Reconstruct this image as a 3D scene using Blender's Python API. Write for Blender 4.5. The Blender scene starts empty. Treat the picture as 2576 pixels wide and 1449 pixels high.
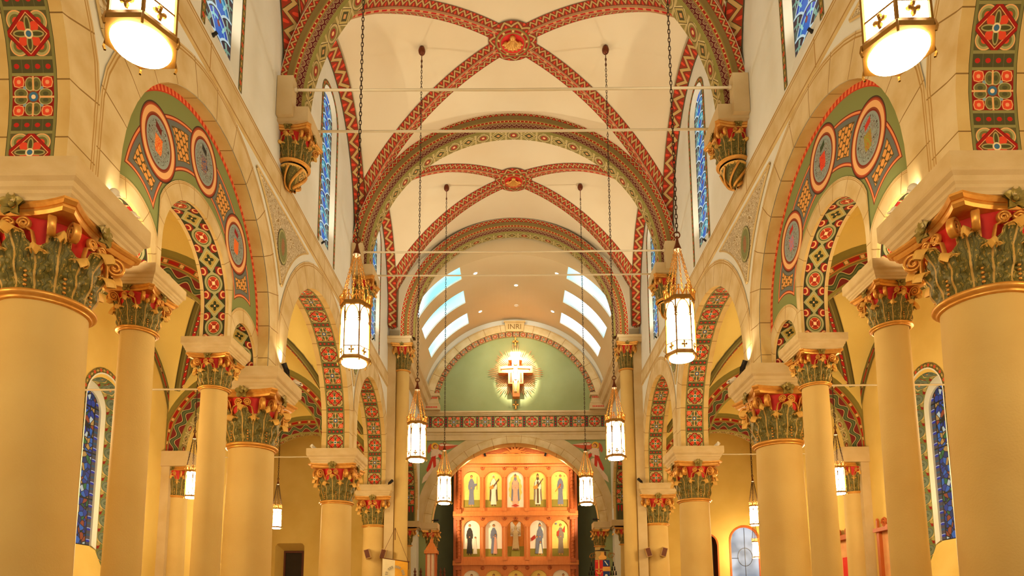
import bpy, math, random
from mathutils import Vector, Matrix
random.seed(7)
PI = math.pi
S = bpy.context.scene
COL = S.collection
EZ = 1.65                      # eye height: every z below is measured from the eye, lifted at the end

# ------------------------------------------------------------------ camera, world, exposure
cd = bpy.data.cameras.new('camera')
cam = bpy.data.objects.new('camera', cd)
COL.objects.link(cam)
cd.sensor_width = 36.0
cd.lens = 36.0 * 1717 / 2576
cd.shift_x = -0.0035
cd.shift_y = 0.2308
cd.clip_end = 200
cam.matrix_world = Matrix.Translation((0, 0, EZ)) @ Matrix.Rotation(math.radians(97.5), 4, 'X') @ Matrix.Rotation(math.radians(-0.35), 4, 'Z')
S.camera = cam
W = bpy.data.worlds.new('world')
S.world = W
W.use_nodes = True
W.node_tree.nodes['Background'].inputs[0].default_value = (1.0, 0.86, 0.66, 1)
W.node_tree.nodes['Background'].inputs[1].default_value = 0.6
S.view_settings.view_transform = 'Standard'
S.view_settings.look = 'None'
S.view_settings.exposure = 0.0
S.view_settings.gamma = 1.0
S.view_settings.use_curve_mapping = False
S.cycles.use_denoising = True
S.cycles.max_bounces = 7
S.cycles.diffuse_bounces = 5
S.cycles.sample_clamp_indirect = 6.0

FLOOD = 430.0                  # sill floodlights
ALAMP = 185.0                  # aisle lantern glass strength
LAMP = 46.5                    # lantern glass strength

# ------------------------------------------------------------------ colour and shader expressions
def lin(h):
    h = h.lstrip('#')
    c = [int(h[i:i + 2], 16) / 255 for i in (0, 2, 4)]
    return tuple([x / 12.92 if x <= 0.04045 else ((x + 0.055) / 1.055) ** 2.4 for x in c] + [1.0])

NT = None
class E:
    def __init__(s, k): s.k = k
    def __add__(s, o): return m_('ADD', s, o)
    __radd__ = __add__
    def __sub__(s, o): return m_('SUBTRACT', s, o)
    def __rsub__(s, o): return m_('SUBTRACT', o, s)
    def __mul__(s, o): return m_('MULTIPLY', s, o)
    __rmul__ = __mul__
    def __truediv__(s, o): return m_('DIVIDE', s, o)
    def __neg__(s): return m_('MULTIPLY', s, -1.0)
    def __lt__(s, o): return m_('LESS_THAN', s, o)
    def __gt__(s, o): return m_('GREATER_THAN', s, o)
def m_(op, *a):
    n = NT.nodes.new('ShaderNodeMath'); n.operation = op
    for i, x in enumerate(a):
        if isinstance(x, E): NT.links.new(x.k, n.inputs[i])
        else: n.inputs[i].default_value = float(x)
    return E(n.outputs[0])
def fr(x): return m_('FRACT', x)
def fl(x): return m_('FLOOR', x)
def ab(x): return m_('ABSOLUTE', x)
def mn(a, b, *r): return mn(m_('MINIMUM', a, b), *r) if r else m_('MINIMUM', a, b)
def mx(a, b, *r): return mx(m_('MAXIMUM', a, b), *r) if r else m_('MAXIMUM', a, b)
def sq(x): return x * x
def hyp(a, b): return m_('SQRT', sq(a) + sq(b))
def sn(x): return m_('SINE', x)
def rg(d, a, b): return (d > a) * (d < b)
def tri(x): return ab(fr(x) - 0.5) * 2.0          # 1 at integers, 0 half way
def mixc(a, f, b):
    n = NT.nodes.new('ShaderNodeMix'); n.data_type = 'RGBA'
    if isinstance(f, E): NT.links.new(f.k, n.inputs[0])
    else: n.inputs[0].default_value = f
    for i, x in ((6, a), (7, b)):
        if isinstance(x, str): x = lin(x)
        if isinstance(x, tuple): n.inputs[i].default_value = x
        else: NT.links.new(x, n.inputs[i])
    return n.outputs[2]
def lay(c, *ms):
    for f, col in ms: c = mixc(c, f, col)
    return c
def noise(scale, detail=3, vec=None, dist=0.0):
    n = NT.nodes.new('ShaderNodeTexNoise'); n.inputs['Scale'].default_value = scale
    n.inputs['Detail'].default_value = detail; n.inputs['Distortion'].default_value = dist
    if vec is None: vec = NT.nodes.new('ShaderNodeTexCoord').outputs['Object']
    NT.links.new(vec, n.inputs['Vector'])
    return E(n.outputs['Fac'])
def uvw():
    t = NT.nodes.new('ShaderNodeTexCoord'); s = NT.nodes.new('ShaderNodeSeparateXYZ')
    NT.links.new(t.outputs['UV'], s.inputs[0])
    return E(s.outputs[0]), E(s.outputs[1]), t.outputs['UV']
MATS = {}
def mat(name, fn, rough=0.75, metal=0.0, bump=None, emit=0.0, spec=0.3):
    """fn() returns the colour (hex, tuple or socket) or (colour, height)"""
    global NT
    if name in MATS: return MATS[name]
    m = bpy.data.materials.new(name); m.use_nodes = True
    NT = m.node_tree
    b = NT.nodes['Principled BSDF']
    b.inputs['Roughness'].default_value = rough
    b.inputs['Metallic'].default_value = metal
    b.inputs['Specular IOR Level'].default_value = spec
    r = fn() if callable(fn) else fn
    h = None
    if isinstance(r, tuple) and len(r) == 2: r, h = r
    if isinstance(r, str): r = lin(r)
    ins = [b.inputs['Base Color']] if not emit else [b.inputs['Emission Color']]
    if emit:
        b.inputs['Emission Strength'].default_value = emit
        b.inputs['Base Color'].default_value = (0.02, 0.02, 0.02, 1)
    for i in ins:
        if isinstance(r, tuple): i.default_value = r
        else: NT.links.new(r, i)
    if h is not None:
        n = NT.nodes.new('ShaderNodeBump'); n.inputs['Strength'].default_value = bump or 0.3
        n.inputs['Distance'].default_value = 0.02
        NT.links.new(h.k, n.inputs['Height']); NT.links.new(n.outputs[0], b.inputs['Normal'])
    MATS[name] = m
    return m

# ------------------------------------------------------------------ plain materials
def plaster(a, b, sc=1.3, fine=60):
    def f():
        n = noise(sc, 5); g = noise(fine, 2)
        return mixc(a, mx(mn((n - 0.35) * 3.0, 1.0), 0.0), b), g
    return f
CREAM = '#dfc596'
M = {}
M['wall'] = mat('wall_paint', plaster('#dadbd2', '#d3d3c7'), 0.85, bump=0.08)
M['aisle'] = mat('aisle_paint', plaster('#d8ba68', '#d0b05c'), 0.85, bump=0.08)
M['aislev'] = mat('aisle_vault_paint', plaster('#e6cf7c', '#dfc670', 0.6), 0.85)
M['vault'] = mat('vault_paint', plaster('#dccba8', '#d6c29c', 0.5), 0.85, bump=0.05)
M['barrel'] = mat('barrel_paint', plaster('#d2bd94', '#cdb68a', 0.5), 0.85)
M['column'] = mat('column_paint', plaster('#cbaf6c', '#c2a360', 1.1, 45), 0.7, bump=0.12)
M['stone'] = mat('stone', plaster('#cdb683', '#bda066', 2.2, 30), 0.8, bump=0.15)
M['block'] = mat('painted_stone', plaster('#c6b086', '#bba374', 2.0, 30), 0.75, bump=0.1)
M['floor'] = mat('floor_tile', plaster('#a58a66', '#957a58', 2.0), 0.5)
M['gold'] = mat('gilding', lambda: mixc('#c98a3a', noise(7, 3), '#e0aa58'), 0.38, 0.55)
M['goldd'] = mat('dark_gilding', lambda: mixc('#8a5a22', noise(9, 3), '#b98235'), 0.45, 0.5)
M['bronze'] = mat('bronze', lambda: mixc('#7e5824', noise(12, 3), '#a47a34'), 0.45, 0.5)
M['iron'] = mat('dark_iron', lambda: mixc('#3a2c22', noise(12, 3), '#57412e'), 0.5, 0.6)
M['copper'] = mat('copper', lambda: mixc('#5a2c18', noise(12, 3), '#7a4024'), 0.35, 0.6)
M['red'] = mat('red_paint', lambda: mixc('#c41f16', noise(4, 3), '#d9342a'), 0.6)
M['olive'] = mat('olive_paint', lambda: mixc('#7d7434', noise(4, 3), '#8d8444'), 0.7)
M['umber'] = mat('umber_paint', lambda: mixc('#6a5526', noise(4, 3), '#7a6432'), 0.7)
M['green'] = mat('sage_green_paint', plaster('#8f9a6c', '#86905f', 0.8), 0.85)
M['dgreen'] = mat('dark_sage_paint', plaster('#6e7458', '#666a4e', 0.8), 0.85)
M['rod'] = mat('cream_rod', lambda: mixc('#d3c4a2', noise(5), '#c8b894'), 0.6)
M['alamp'] = mat('aisle_lantern_glass', lambda: mixc('#ffe4b0', noise(6, 2), '#ffdca0'), emit=ALAMP)
M['lamp'] = mat('lantern_glass', lambda: mixc('#ffe6b4', noise(6, 2), '#ffdfa6'), emit=LAMP)
M['white'] = mat('white_enamel', lambda: mixc('#e9e4d8', noise(20), '#dcd6c8'), 0.4)
M['black'] = mat('black_metal', lambda: mixc('#161412', noise(20), '#262220'), 0.5)
M['speaker'] = mat('speaker_case', lambda: mixc('#c0a06a', noise(20), '#b08f58'), 0.6)
M['sky'] = mat('skylight_daylight', lambda: mixc('#86dde2', mx(mn((noise(0.3, 1) - 0.35) * 4.0, 1.0), 0.0), '#ffffff'), emit=1.7)
M['down'] = mat('downlight_glow', lambda: mixc('#fff2d8', noise(3), '#ffffff'), emit=9.0)
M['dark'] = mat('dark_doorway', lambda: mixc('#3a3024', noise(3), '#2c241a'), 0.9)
M['frost'] = mat('frosted_daylight', lambda: lay(mixc('#8fa0b4', mx(mn((noise(1.1, 2) - 0.4) * 5, 1.0), 0.0), '#e8f2ff')), emit=0.75)
def wood(a, b):
    def f():
        t = NT.nodes.new('ShaderNodeTexCoord'); mp = NT.nodes.new('ShaderNodeMapping')
        mp.inputs['Scale'].default_value = (6, 6, 0.7)
        NT.links.new(t.outputs['Object'], mp.inputs[0])
        n = noise(2.5, 5, mp.outputs[0], 1.0)
        return mixc(a, n, b), n
    return f
M['wood'] = mat('honey_wood', wood('#c26a2c', '#dd8b44'), 0.5, bump=0.1)
M['woodd'] = mat('carved_wood', wood('#a04c1c', '#b8622a'), 0.5, bump=0.1)
M['woodb'] = mat('dark_wood', wood('#4a2412', '#6a3418'), 0.5, bump=0.1)

# ------------------------------------------------------------------ painted patterns (uv: u across 0..1, v along in widths)
DK, OL, RD, OR, TN, BL, GN = '#4c4a2c', '#8a8652', '#9a1510', '#d8482c', '#e2ad72', '#3c6f96', '#6d7440'
def panels(gap=0.36, dark=DK):
    def f():
        u, v, _ = uvw()
        x0 = (u - 0.5) * 1.22                       # inside the olive edge lines
        per = 2.0 + 2 * gap
        t = fr(v / per) * per
        isA = t < 1.0
        isB = rg(t, 1.0 + gap, 2.0 + gap)
        y = (t - 0.5) * isA + (t - 1.5 - gap) * isB
        y = y * 1.08; x = x0 * 1.0
        ax, ay = ab(x), ab(y)
        r = hyp(x, y); d = ax + ay
        # ground and dotted strips
        ts = (t - 1.0) * (1 - isA - isB) * (t < 1.0 + gap) + (t - 2.0 - gap) * (t > 2.0 + gap)
        sx = fr(u * 4.6 - 0.3) - 0.5
        dot = hyp(sx * 0.22, ts - gap / 2) < 0.055
        c = lay(dark, (dot, '#b3221a'), (ab(sx) > 0.46, '#5e5c3c'))
        # panel A: red diamond over four lobes
        l = hyp(ax - 0.27, ay - 0.27)
        A = lay('#5a5734', (l < 0.235, TN), (l < 0.205, '#a2a06a'), (l < 0.15, '#6d6d3c'), (l < 0.085, OR),
                (d < 0.59, '#5a0c08'), (d < 0.575, RD), (d < 0.47, TN), (d < 0.445, '#6a3a20'),
                (hyp(ax - 0.16, ay - 0.16) < 0.11, OR),
                (mn(hyp(ax * 2.4, ay - 0.2), hyp(ax - 0.2, ay * 2.4)) < 0.19, '#a09a62'),
                (mn(hyp(ax * 3.2, ay - 0.2), hyp(ax - 0.2, ay * 3.2)) < 0.15, '#4a4a26'),
                (r < 0.11, '#e6d2a8'), (r < 0.07, BL))
        # panel B: cross of leaves on red
        k = mx(ab(ax - 0.36), ab(ay - 0.36)) + 0.25 * mn(ab(ax - 0.36), ab(ay - 0.36))
        k2 = k + 0.03
        lf = mn(hyp((ax - 0.31) * 0.72, ay - 0.08), hyp(ax - 0.08, (ay - 0.31) * 0.72))
        B = lay('#86100c', (k < 0.145, TN), (k < 0.122, OR), (k < 0.05, '#e8907a'), (hyp(ax - 0.36, ay - 0.36) < 0.05, '#e8a070'),
                (hyp(ax - 0.21, ay - 0.21) < 0.05, '#7ea0b0'),
                (lf < 0.125, '#b4ac78'), (lf < 0.105, '#6a6a3c'), (lf < 0.05, '#4e5030'),
                (mn(ax, ay) < 0.024, TN), (r < 0.15, '#7a4a24'), (r < 0.12, BL), (r < 0.055, '#f0d8b0'))
        c = lay(c, (isA, A), (isB, B))
        # cream-olive rules round each panel and along the edges
        e = mn(mn(ab(t), ab(t - 1.0)), mn(ab(t - 1 - gap), ab(t - 2 - gap)), ab(t - per))
        c = lay(c, (e < 0.035, OL), (ab(u - 0.5) > 0.43, '#7c7a48'), (ab(u - 0.5) > 0.487, '#3c3a22'))
        return c
    return f
M['panels'] = mat('painted_soffit_panels', panels(), 0.8)
M['frieze'] = mat('painted_frieze', panels(0.3, '#33362e'), 0.8)
def interlace():
    u, v, _ = uvw()
    x = (u - 0.5) * 1.12
    t = fr(v / 2.0) * 2.0
    isC = t < 1.0
    y = (t - 0.5) * isC + (t - 1.5) * (1 - isC)
    ax, ay = ab(x), ab(y); r = hyp(x, y); d = ax + ay
    bg = lay('#2e3418', (rg(ax, 0.2, 0.44) * (ay > 0.3), '#7c1d14'), (hyp(ax - 0.44, ay - 0.5) < 0.16, '#d9a468'), (hyp(ax - 0.46, ay - 0.5) < 0.11, '#8d1a12'))
    C = lay(bg, (r < 0.46, '#3a3a1c'), (r < 0.445, '#9a986a'), (r < 0.345, '#4a4c24'), (r < 0.3, '#b9ae78'), (r < 0.275, '#a8361c'),
            ((ab(ax - ay) < 0.03) * (r < 0.26), TN), (rg(r, 0.12, 0.15), '#6a1a10'), (r < 0.075, '#ecd0a0'))
    D = lay(bg, (d < 0.54, '#3a3a1c'), (d < 0.52, '#9a986a'), (d < 0.4, '#c0a860'), (d < 0.37, '#a08c48'),
            (mn(hyp(ax * 1.5, ay - 0.12), hyp(ax - 0.12, ay * 1.5)) < 0.11, '#2c321a'), (r < 0.045, '#e0b070'))
    cr = (ab(ax - (0.5 - ay) * 0.9) < 0.05) * (ay > 0.36)
    c = lay(mixc(D, isC, C), (cr, '#9a986a'))
    return lay(c, (ab(u - 0.5) > 0.455, '#5a2018'), (ab(u - 0.5) > 0.48, '#c9b88c'))
M['interlace'] = mat('painted_interlace', interlace, 0.8)
def zig(u0, n=1.0):
    """zigzag colours for u0 in 0..1 across and v along (E's)"""
    def g(u, v):
        z = tri(v * n)
        dd = ab(u - (0.2 + 0.6 * z))
        dot = mn(hyp((fr(v * n) - 0.5) / n, (u - 0.86) * 0.35), hyp((fr(v * n + 0.5) - 0.5) / n, (u - 0.14) * 0.35))
        return lay('#8c2c12', (dot < 0.09 / n ** 0.5, '#cf4022'), (dd < 0.2, '#4e3e1a'), (dd < 0.14, '#b8965a'), (ab(u - 0.5) > 0.46, '#4e4420'))
    return g
def rib():
    u, v, _ = uvw()
    c1 = zig(0, 1)(mn(u / 0.37, 1.0), v * 2.6)
    c2 = zig(0, 1)(mx((u - 0.63) / 0.37, 0.0), v * 2.6)
    ub = (u - 0.5) / 0.13
    mid = lay('#a8704c', (ab(ub) < 0.62, '#8f7c4c'), (ab(ub) < 0.42, '#c98a58'), ((ab(ub) < 0.3) * (fr(v * 2.2) < 0.62), '#b01c14'))
    return lay(c1, (u > 0.5, c2), (ab(u - 0.5) < 0.13, mid))
M['rib'] = mat('painted_rib', rib, 0.8)
M['zigzag'] = mat('painted_zigzag', lambda: zig(0, 1)(uvw()[0], uvw()[1] * 0.9), 0.8)
def dash():
    u, v, _ = uvw()
    return lay('#7c7036', (ab(u - 0.55) < 0.3, '#c9793c'), (ab(u - 0.55) < 0.22, '#6d5a24'), ((ab(u - 0.55) < 0.17) * (fr(v * 0.9) < 0.62), '#9c150d'), ((ab(u - 0.55) < 0.17) * (fr(v * 0.9) > 0.7) * (fr(v * 0.9) < 0.92), '#d8b070'))
M['dash'] = mat('painted_dashes', dash, 0.8)
def fans():
    u, v, _ = uvw()
    x = fr(v * 1.25) - 0.5
    r = hyp(x, (u - 0.02) * 0.95)
    x2 = fr(v * 1.25 + 0.5) - 0.5
    r2 = hyp(x2, u - 1.02)
    c = lay('#5c1c18', (rg(r2, 0.36, 0.42), '#b09c6c'), (rg(r2, 0.2, 0.25), '#a08c5c'), (r2 < 0.1, '#94302a'),
            (r < 0.5, '#651f1a'), (rg(r, 0.42, 0.48), '#c0ac78'), (rg(r, 0.28, 0.33), '#b09c6c'), (r < 0.16, '#a89262'), (r < 0.1, '#7a2420'))
    return lay(c, (u > 0.95, '#8a7c40'), (u < 0.04, '#8a7c40'))
M['fans'] = mat('painted_fans', fans, 0.8)
def geo():
    u, v, _ = uvw()
    x = (u - 0.5); t = fr(v / 2.4) * 2.4; isC = t < 1.2
    y = (t - 0.6) * isC + (t - 1.8) * (1 - isC)
    r = hyp(x, y * 0.85); d = ab(x) + ab(y) * 0.8
    c = lay('#86773e', (ab(y) > 0.52, '#b39d64'), ((ab(ab(x) - (0.6 - ab(y)) * 0.9) < 0.06), '#c9b680'))
    c = lay(c, (isC * (r < 0.46), '#5a4a22'), (isC * (r < 0.42), '#b29c66'), (isC * (r < 0.32), '#7c6a34'), (isC * (r < 0.22), '#8f2c1c'), (isC * (r < 0.1), '#d8b070'))
    n = 1 - isC
    return lay(c, (n * (d < 0.5), '#5a4a22'), (n * (d < 0.44), '#b09a58'), (n * (d < 0.3), '#4a4420'), (n * (d < 0.14), '#c08a50'))
M['geo'] = mat('painted_geometric', geo, 0.8)
def wave():
    u, v, _ = uvw()
    w = u - 0.5 - sn(v * 4.2) * 0.22
    c = lay('#6f1d18', (ab(w) < 0.24, '#c4ae78'), (ab(w) < 0.19, '#3e4a2c'), (ab(w) < 0.06, '#56603a'))
    return lay(c, (ab(u - 0.5) > 0.43, '#7c7236'))
M['wave'] = mat('painted_waves', wave, 0.8)
def olrib():
    u, v, _ = uvw()
    return lay('#6b6230', (ab(u - 0.5) > 0.42, '#4e4622'), (rg(ab(u - 0.5), 0.2, 0.25), '#8d8450'), (ab(u - 0.5) < 0.12, '#5a1f14'), ((ab(u - 0.5) < 0.09) * (fr(v * 1.7) < 0.6), '#b01c14'), ((ab(u - 0.5) < 0.05) * rg(fr(v * 1.7), 0.7, 0.9), '#e0b878'))
M['olrib'] = mat('painted_olive_rib', olrib, 0.8)
def fanglass():
    u, v, _ = uvw()                       # u across the glass, v in widths
    x = ab(u - 0.5); p = 0.436
    ha = m_('SQRT', mx(0.25 - sq(x), 0.0)); hb = m_('SQRT', mx(0.25 - sq(0.5 - x), 0.0))
    ya = m_('CEIL', (v - ha) / p) * p
    yb = (m_('CEIL', (v - hb) / p - 0.5) + 0.5) * p
    isA = ya < yb
    dy = (v - ya) * isA + (v - yb) * (1 - isA); dx = x * isA + (0.5 - x) * (1 - isA)
    r = hyp(dx, dy); an = m_('ARCTAN2', dx, mx(dy, 0.001))
    hue = noise(0.9, 1)
    blue = mixc('#0f49c4', mx(mn((hue - 0.45) * 8, 1.0), 0.0), '#12a0bc')
    fa = lay(blue, (rg(r, 0.32, 0.36), '#8fe0ee'), ((ab(an - 0.55) < 0.07) * (r > 0.2), '#a9ecdc'), ((an < 0.05) * (r > 0.16), '#10224c'), (r < 0.27, '#2c6fd0'), (hyp(dx, dy - 0.28) < 0.05, '#9c4038'))
    fb = lay('#3c2632', ((ab(an - 0.5) < 0.09), '#9ac0a8'), (rg(r, 0.3, 0.34), '#7aa890'), (r < 0.24, '#56685c'))
    return lay(mixc(fb, isA, fa), (r > 0.44, '#181c2c'), (r > 0.462, '#d4eef2'), (x > 0.478, '#2a2430'))
M['fanglass'] = mat('blue_fan_glass', fanglass, emit=0.7)
def stained():
    u, v, _ = uvw()
    t = NT.nodes.new('ShaderNodeTexVoronoi'); t.feature = 'F1'; t.inputs['Scale'].default_value = 7.0
    NT.links.new(uvw()[2], t.inputs['Vector'])
    e = NT.nodes.new('ShaderNodeTexVoronoi'); e.feature = 'DISTANCE_TO_EDGE'; e.inputs['Scale'].default_value = 7.0
    NT.links.new(uvw()[2], e.inputs['Vector'])
    s = NT.nodes.new('ShaderNodeSeparateColor'); NT.links.new(t.outputs['Color'], s.inputs[0])
    h, g = E(s.outputs[0]), E(s.outputs[1])
    c = lay('#1c3f96', (h > 0.3, '#2f6fc0'), (h > 0.45, '#2c7a3c'), (h > 0.58, '#d9a04c'), (h > 0.7, '#b04a24'), (h > 0.8, '#dfe4d8'), (h > 0.9, '#143068'))
    c = lay(c, (E(e.outputs['Distance']) < 0.06, '#0b0d14'))
    bx = (fr(u * 1.0) - 0.5)
    bd = ab(u - 0.5) - 0.33
    y = fr(v * 3.4) - 0.5
    sc = lay('#5a4a4c', (hyp(bd - 0.08, y) < 0.12, '#dfe8ff'), (hyp(bd - 0.08, y + 0.03) < 0.1, '#1428a0'), (ab(y) > 0.42, '#2a5a70'))
    c = lay(c, (bd > 0.0, sc), (ab(bd) < 0.02, '#0b0d14'), (fr(v * 0.85) < 0.035, '#07080c'))
    return c
M['stained'] = mat('stained_glass', stained, emit=0.6)
def hearts():
    u, v, _ = uvw()
    x = (u - 0.5) * 2.5; y = (fr(v) - 0.5) * -2.9 - 0.15
    y = -y
    q = sq(x) + sq(y - 0.1) - 1.0
    hv = q * q * q + sq(x) * (y - 0.1) * sq(y - 0.1)
    q2 = (sq(x) + sq(y - 0.1)) * 1.45 - 1.0
    hv2 = q2 * q2 * q2 + sq(x) * (y - 0.1) * sq(y - 0.1) * 3.0
    sp = hyp(ab(x) - 0.38, y + 0.3)
    c = lay('#6e7a4a', (ab(ab(x) - 0.62 - y * 0.3) < 0.2, '#8c241c'), (hyp(ab(x) - 1.0, y - 0.8) < 0.3, '#a89a5c'),
            (hv < 0.06, '#c9b070'), (hv < 0.0, '#5f6c5c'), (hv2 < 0.0, '#74806c'),
            (rg(sp, 0.1, 0.16), '#34402c'), (rg(sp, 0.22, 0.27), '#34402c'), (hyp(x, y - 0.28) < 0.14, '#d88a4c'), (ab(u - 0.5) > 0.47, '#7c7640'))
    return c
M['hearts'] = mat('painted_heart_scrolls', hearts, 0.8)
def border():
    u, v, _ = uvw()
    t = fr(v * 0.55)
    c = lay('#7d7438', (ab(ab(u - 0.5) - ab(t - 0.5) * 0.9) < 0.08, '#4c3c1c'), (hyp(u - 0.5, (t - 0.5) * 1.8) < 0.3, '#c0482a'), (hyp(u - 0.5, fr(t + 0.5) - 0.5) < 0.12, '#c9a060'))
    return lay(c, (ab(u - 0.5) > 0.42, '#5c4a22'))
M['border'] = mat('painted_border', border, 0.8)
def voussoir():
    u, v, _ = uvw()
    n = noise(2.2, 5)
    c = mixc('#d2c096', mx(mn((n - 0.35) * 3.0, 1.0), 0.0), '#bfa672')
    j = mn(fr(v), 1 - fr(v))
    return lay(c, (j < 0.012, '#8a6c3c'), (ab(u - 0.86) < 0.02, '#a8854a'), (ab(u - 0.94) < 0.015, '#a8854a'))
M['voussoir'] = mat('voussoir_stone', voussoir, 0.8)
def sofstone():
    u, v, _ = uvw()
    c = mixc('#cdb478', mx(mn((noise(2.2, 5) - 0.35) * 3.0, 1.0), 0.0), '#bd9c5c')
    j = mn(fr(v), 1 - fr(v))
    return lay(c, (j < 0.012, '#7c6034'))
M['sofstone'] = mat('soffit_stone', sofstone, 0.8)
def course():
    u, v, _ = uvw()
    c = mixc('#d2c096', mx(mn((noise(2.2, 5) - 0.35) * 3.0, 1.0), 0.0), '#bfa672')
    return lay(c, (ab(u - 0.06) < 0.03, '#a07c40'), (ab(u - 0.84) < 0.02, '#a07c40'), (ab(u - 0.96) < 0.025, '#a07c40'), (fr(v) < 0.008, '#a07c40'))
M['course'] = mat('string_course_stone', course, 0.8)
def arabesque():
    u, v, uvs = uvw()
    n = NT.nodes.new('ShaderNodeTexNoise'); n.inputs['Scale'].default_value = 5.5; n.inputs['Detail'].default_value = 0.6; n.inputs['Distortion'].default_value = 2.4
    NT.links.new(uvs, n.inputs['Vector'])
    k = ab(fr(E(n.outputs['Fac']) * 7.0) - 0.5) * 2.0
    c = lay('#dccfb0', (k < 0.34, '#b39a68'), (k < 0.2, '#94794a'))
    return c, k
M['arabesque'] = mat('carved_arabesque', arabesque, 0.8, bump=0.7)
def squiggle(c, u, v, uvs, sc=16):
    n = NT.nodes.new('ShaderNodeTexNoise'); n.inputs['Scale'].default_value = sc; n.inputs['Detail'].default_value = 0.5; n.inputs['Distortion'].default_value = 1.5
    NT.links.new(uvs, n.inputs['Vector'])
    k = ab(fr(E(n.outputs['Fac']) * 6.0) - 0.5) * 2.0
    return k
def roundel():
    u, v, uvs = uvw()
    r = hyp(u, v)
    k = squiggle(None, u, v, uvs, 7)
    return lay('#7f8656', ((k < 0.2) * (r < 0.8), '#5c4a30'), ((hyp(u, v * 0.7) < 0.34) * (k > 0.3), '#a06a4a'), (r > 0.84, '#a6a272'), (r > 0.94, '#6a6a40'))
M['roundel'] = mat('painted_roundel', roundel, 0.8)
def tympanum(seed, tones):
    def f():
        u, v, uvs = uvw()                    # metres from the arch centre on the spring line z=5.2
        au = ab(u)
        big = hyp(u, mx(v, 0.0))
        dc = hyp(u * 1.13, mx(v + 0.13, 0.0))         # central sub-arch
        ds = hyp((au - 1.83) * 1.2, mx(v + 0.6, 0.0))
        g1 = 2.02 - big; g2 = dc - 1.54; g3 = ds - 1.02
        m1 = hyp(u, (v - 1.78) * 0.92); m2 = hyp(au - 1.29, (v - 1.16) * 0.92)
        m = mn(m1, m2)
        gd = mn(g1, g2, g3)
        c = lay('#7e8752', (gd > -0.03, '#6e2414'), (gd > -0.015, '#e08a58'), (gd > 0.015, '#8c2c18'), (gd > 0.03, '#666c68'))
        ins = mn(gd - 0.1, m - 0.52)
        w = fr(u * 7.0 + v * 3.0) - 0.5; w2 = fr(v * 7.0 - u * 3.0) - 0.5
        ck = ab(fr(u * 8.5 + 0.5 * fl(v * 11.0)) - 0.5) * 1.15 + ab(fr(v * 11.0) - 0.5) * 0.75
        c = lay(c, (ins > 0.0, '#5a4a2a'), ((ins > 0.012) * (ck < 0.56), '#d99b50'))
        # roundels
        ring = lay('#3c3226', (m < 0.455, '#7c3018'), (m < 0.44, '#a8492a'), (m < 0.42, '#e3b078'), (m < 0.345, '#8c4526'), (m < 0.325, '#7c2a18'), (m < 0.305, '#8c9a98'))
        k = squiggle(None, u, v, uvs, 9)
        ring = lay(ring, ((k < 0.22) * (m < 0.27), '#4a4038'), (rg(k, 0.4, 0.5) * (m < 0.22), '#b08a70'))
        # little shields and hats: top, near and far
        def shield(cx, cz, col, col2, hat, rr):
            du = u - cx; dv = v - cz
            sh = mx(ab(du) * 1.25, ab(dv + 0.06) * 0.8) + mx(-dv - 0.1, 0.0) * 0.6
            return [(sh < 0.115, col), ((sh < 0.115) * (k < 0.45), col2), ((mx(ab(du + 0.02) * 0.6, ab(dv - 0.19 + du * 0.3)) < 0.045), hat)]
        L = shield(0.0, 1.78, *tones[0]) + shield(-1.29, 1.16, *tones[1]) + shield(1.29, 1.16, *tones[2])
        ring = lay(ring, *L)
        c = lay(c, (m < 0.47, ring))
        c = lay(c, ((2.37 - big) < 0.06, '#c03a22'), (((2.37 - big) < 0.045) * (fr(m_('ARCTAN2', u, v) * 22.0) < 0.5), '#e07a4a'))
        return c
    return f
M['tymL'] = mat('painted_tympanum_left', tympanum(1, (('#a87a52', '#4a5a8a', '#2c2c2c', 0), ('#e2622c', '#e89a4a', '#6a2420', 0), ('#ea6a2a', '#e07a38', '#8c1c1c', 0))), 0.85)
M['tymR'] = mat('painted_tympanum_right', tympanum(2, (('#e04a2a', '#c9402a', '#3a4a30', 0), ('#8a9a3c', '#b06a30', '#c0392b', 0), ('#d06a4a', '#7a8ac0', '#b02a24', 0))), 0.85)
def leafm():
    u, v, _ = uvw()
    x = ab(u - 0.5)
    n = noise(14, 3)
    vein = ab(fr(x * 7.0 - v * 2.2) - 0.5) * 2.0
    c = mixc('#4d471e', n, '#72692e')
    return lay(c, (vein < 0.1, '#2c3014'), ((n > 0.58) * (vein > 0.7), '#a08238'), (ab(x - 0.42) < 0.018, '#9a8440'), (x < 0.028, '#b8924a'), (v > 0.8 + (n - 0.5) * 0.3, '#dcae58'), ((x > 0.45) * (n > 0.5), '#c79a4a'))
M['leaf'] = mat('gilded_green_leaf', leafm, 0.5, 0.15)
M['rosette'] = mat('rosette_gilding', lambda: mixc('#6a6030', noise(16, 3), '#a08a44'), 0.45, 0.3)

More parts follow.
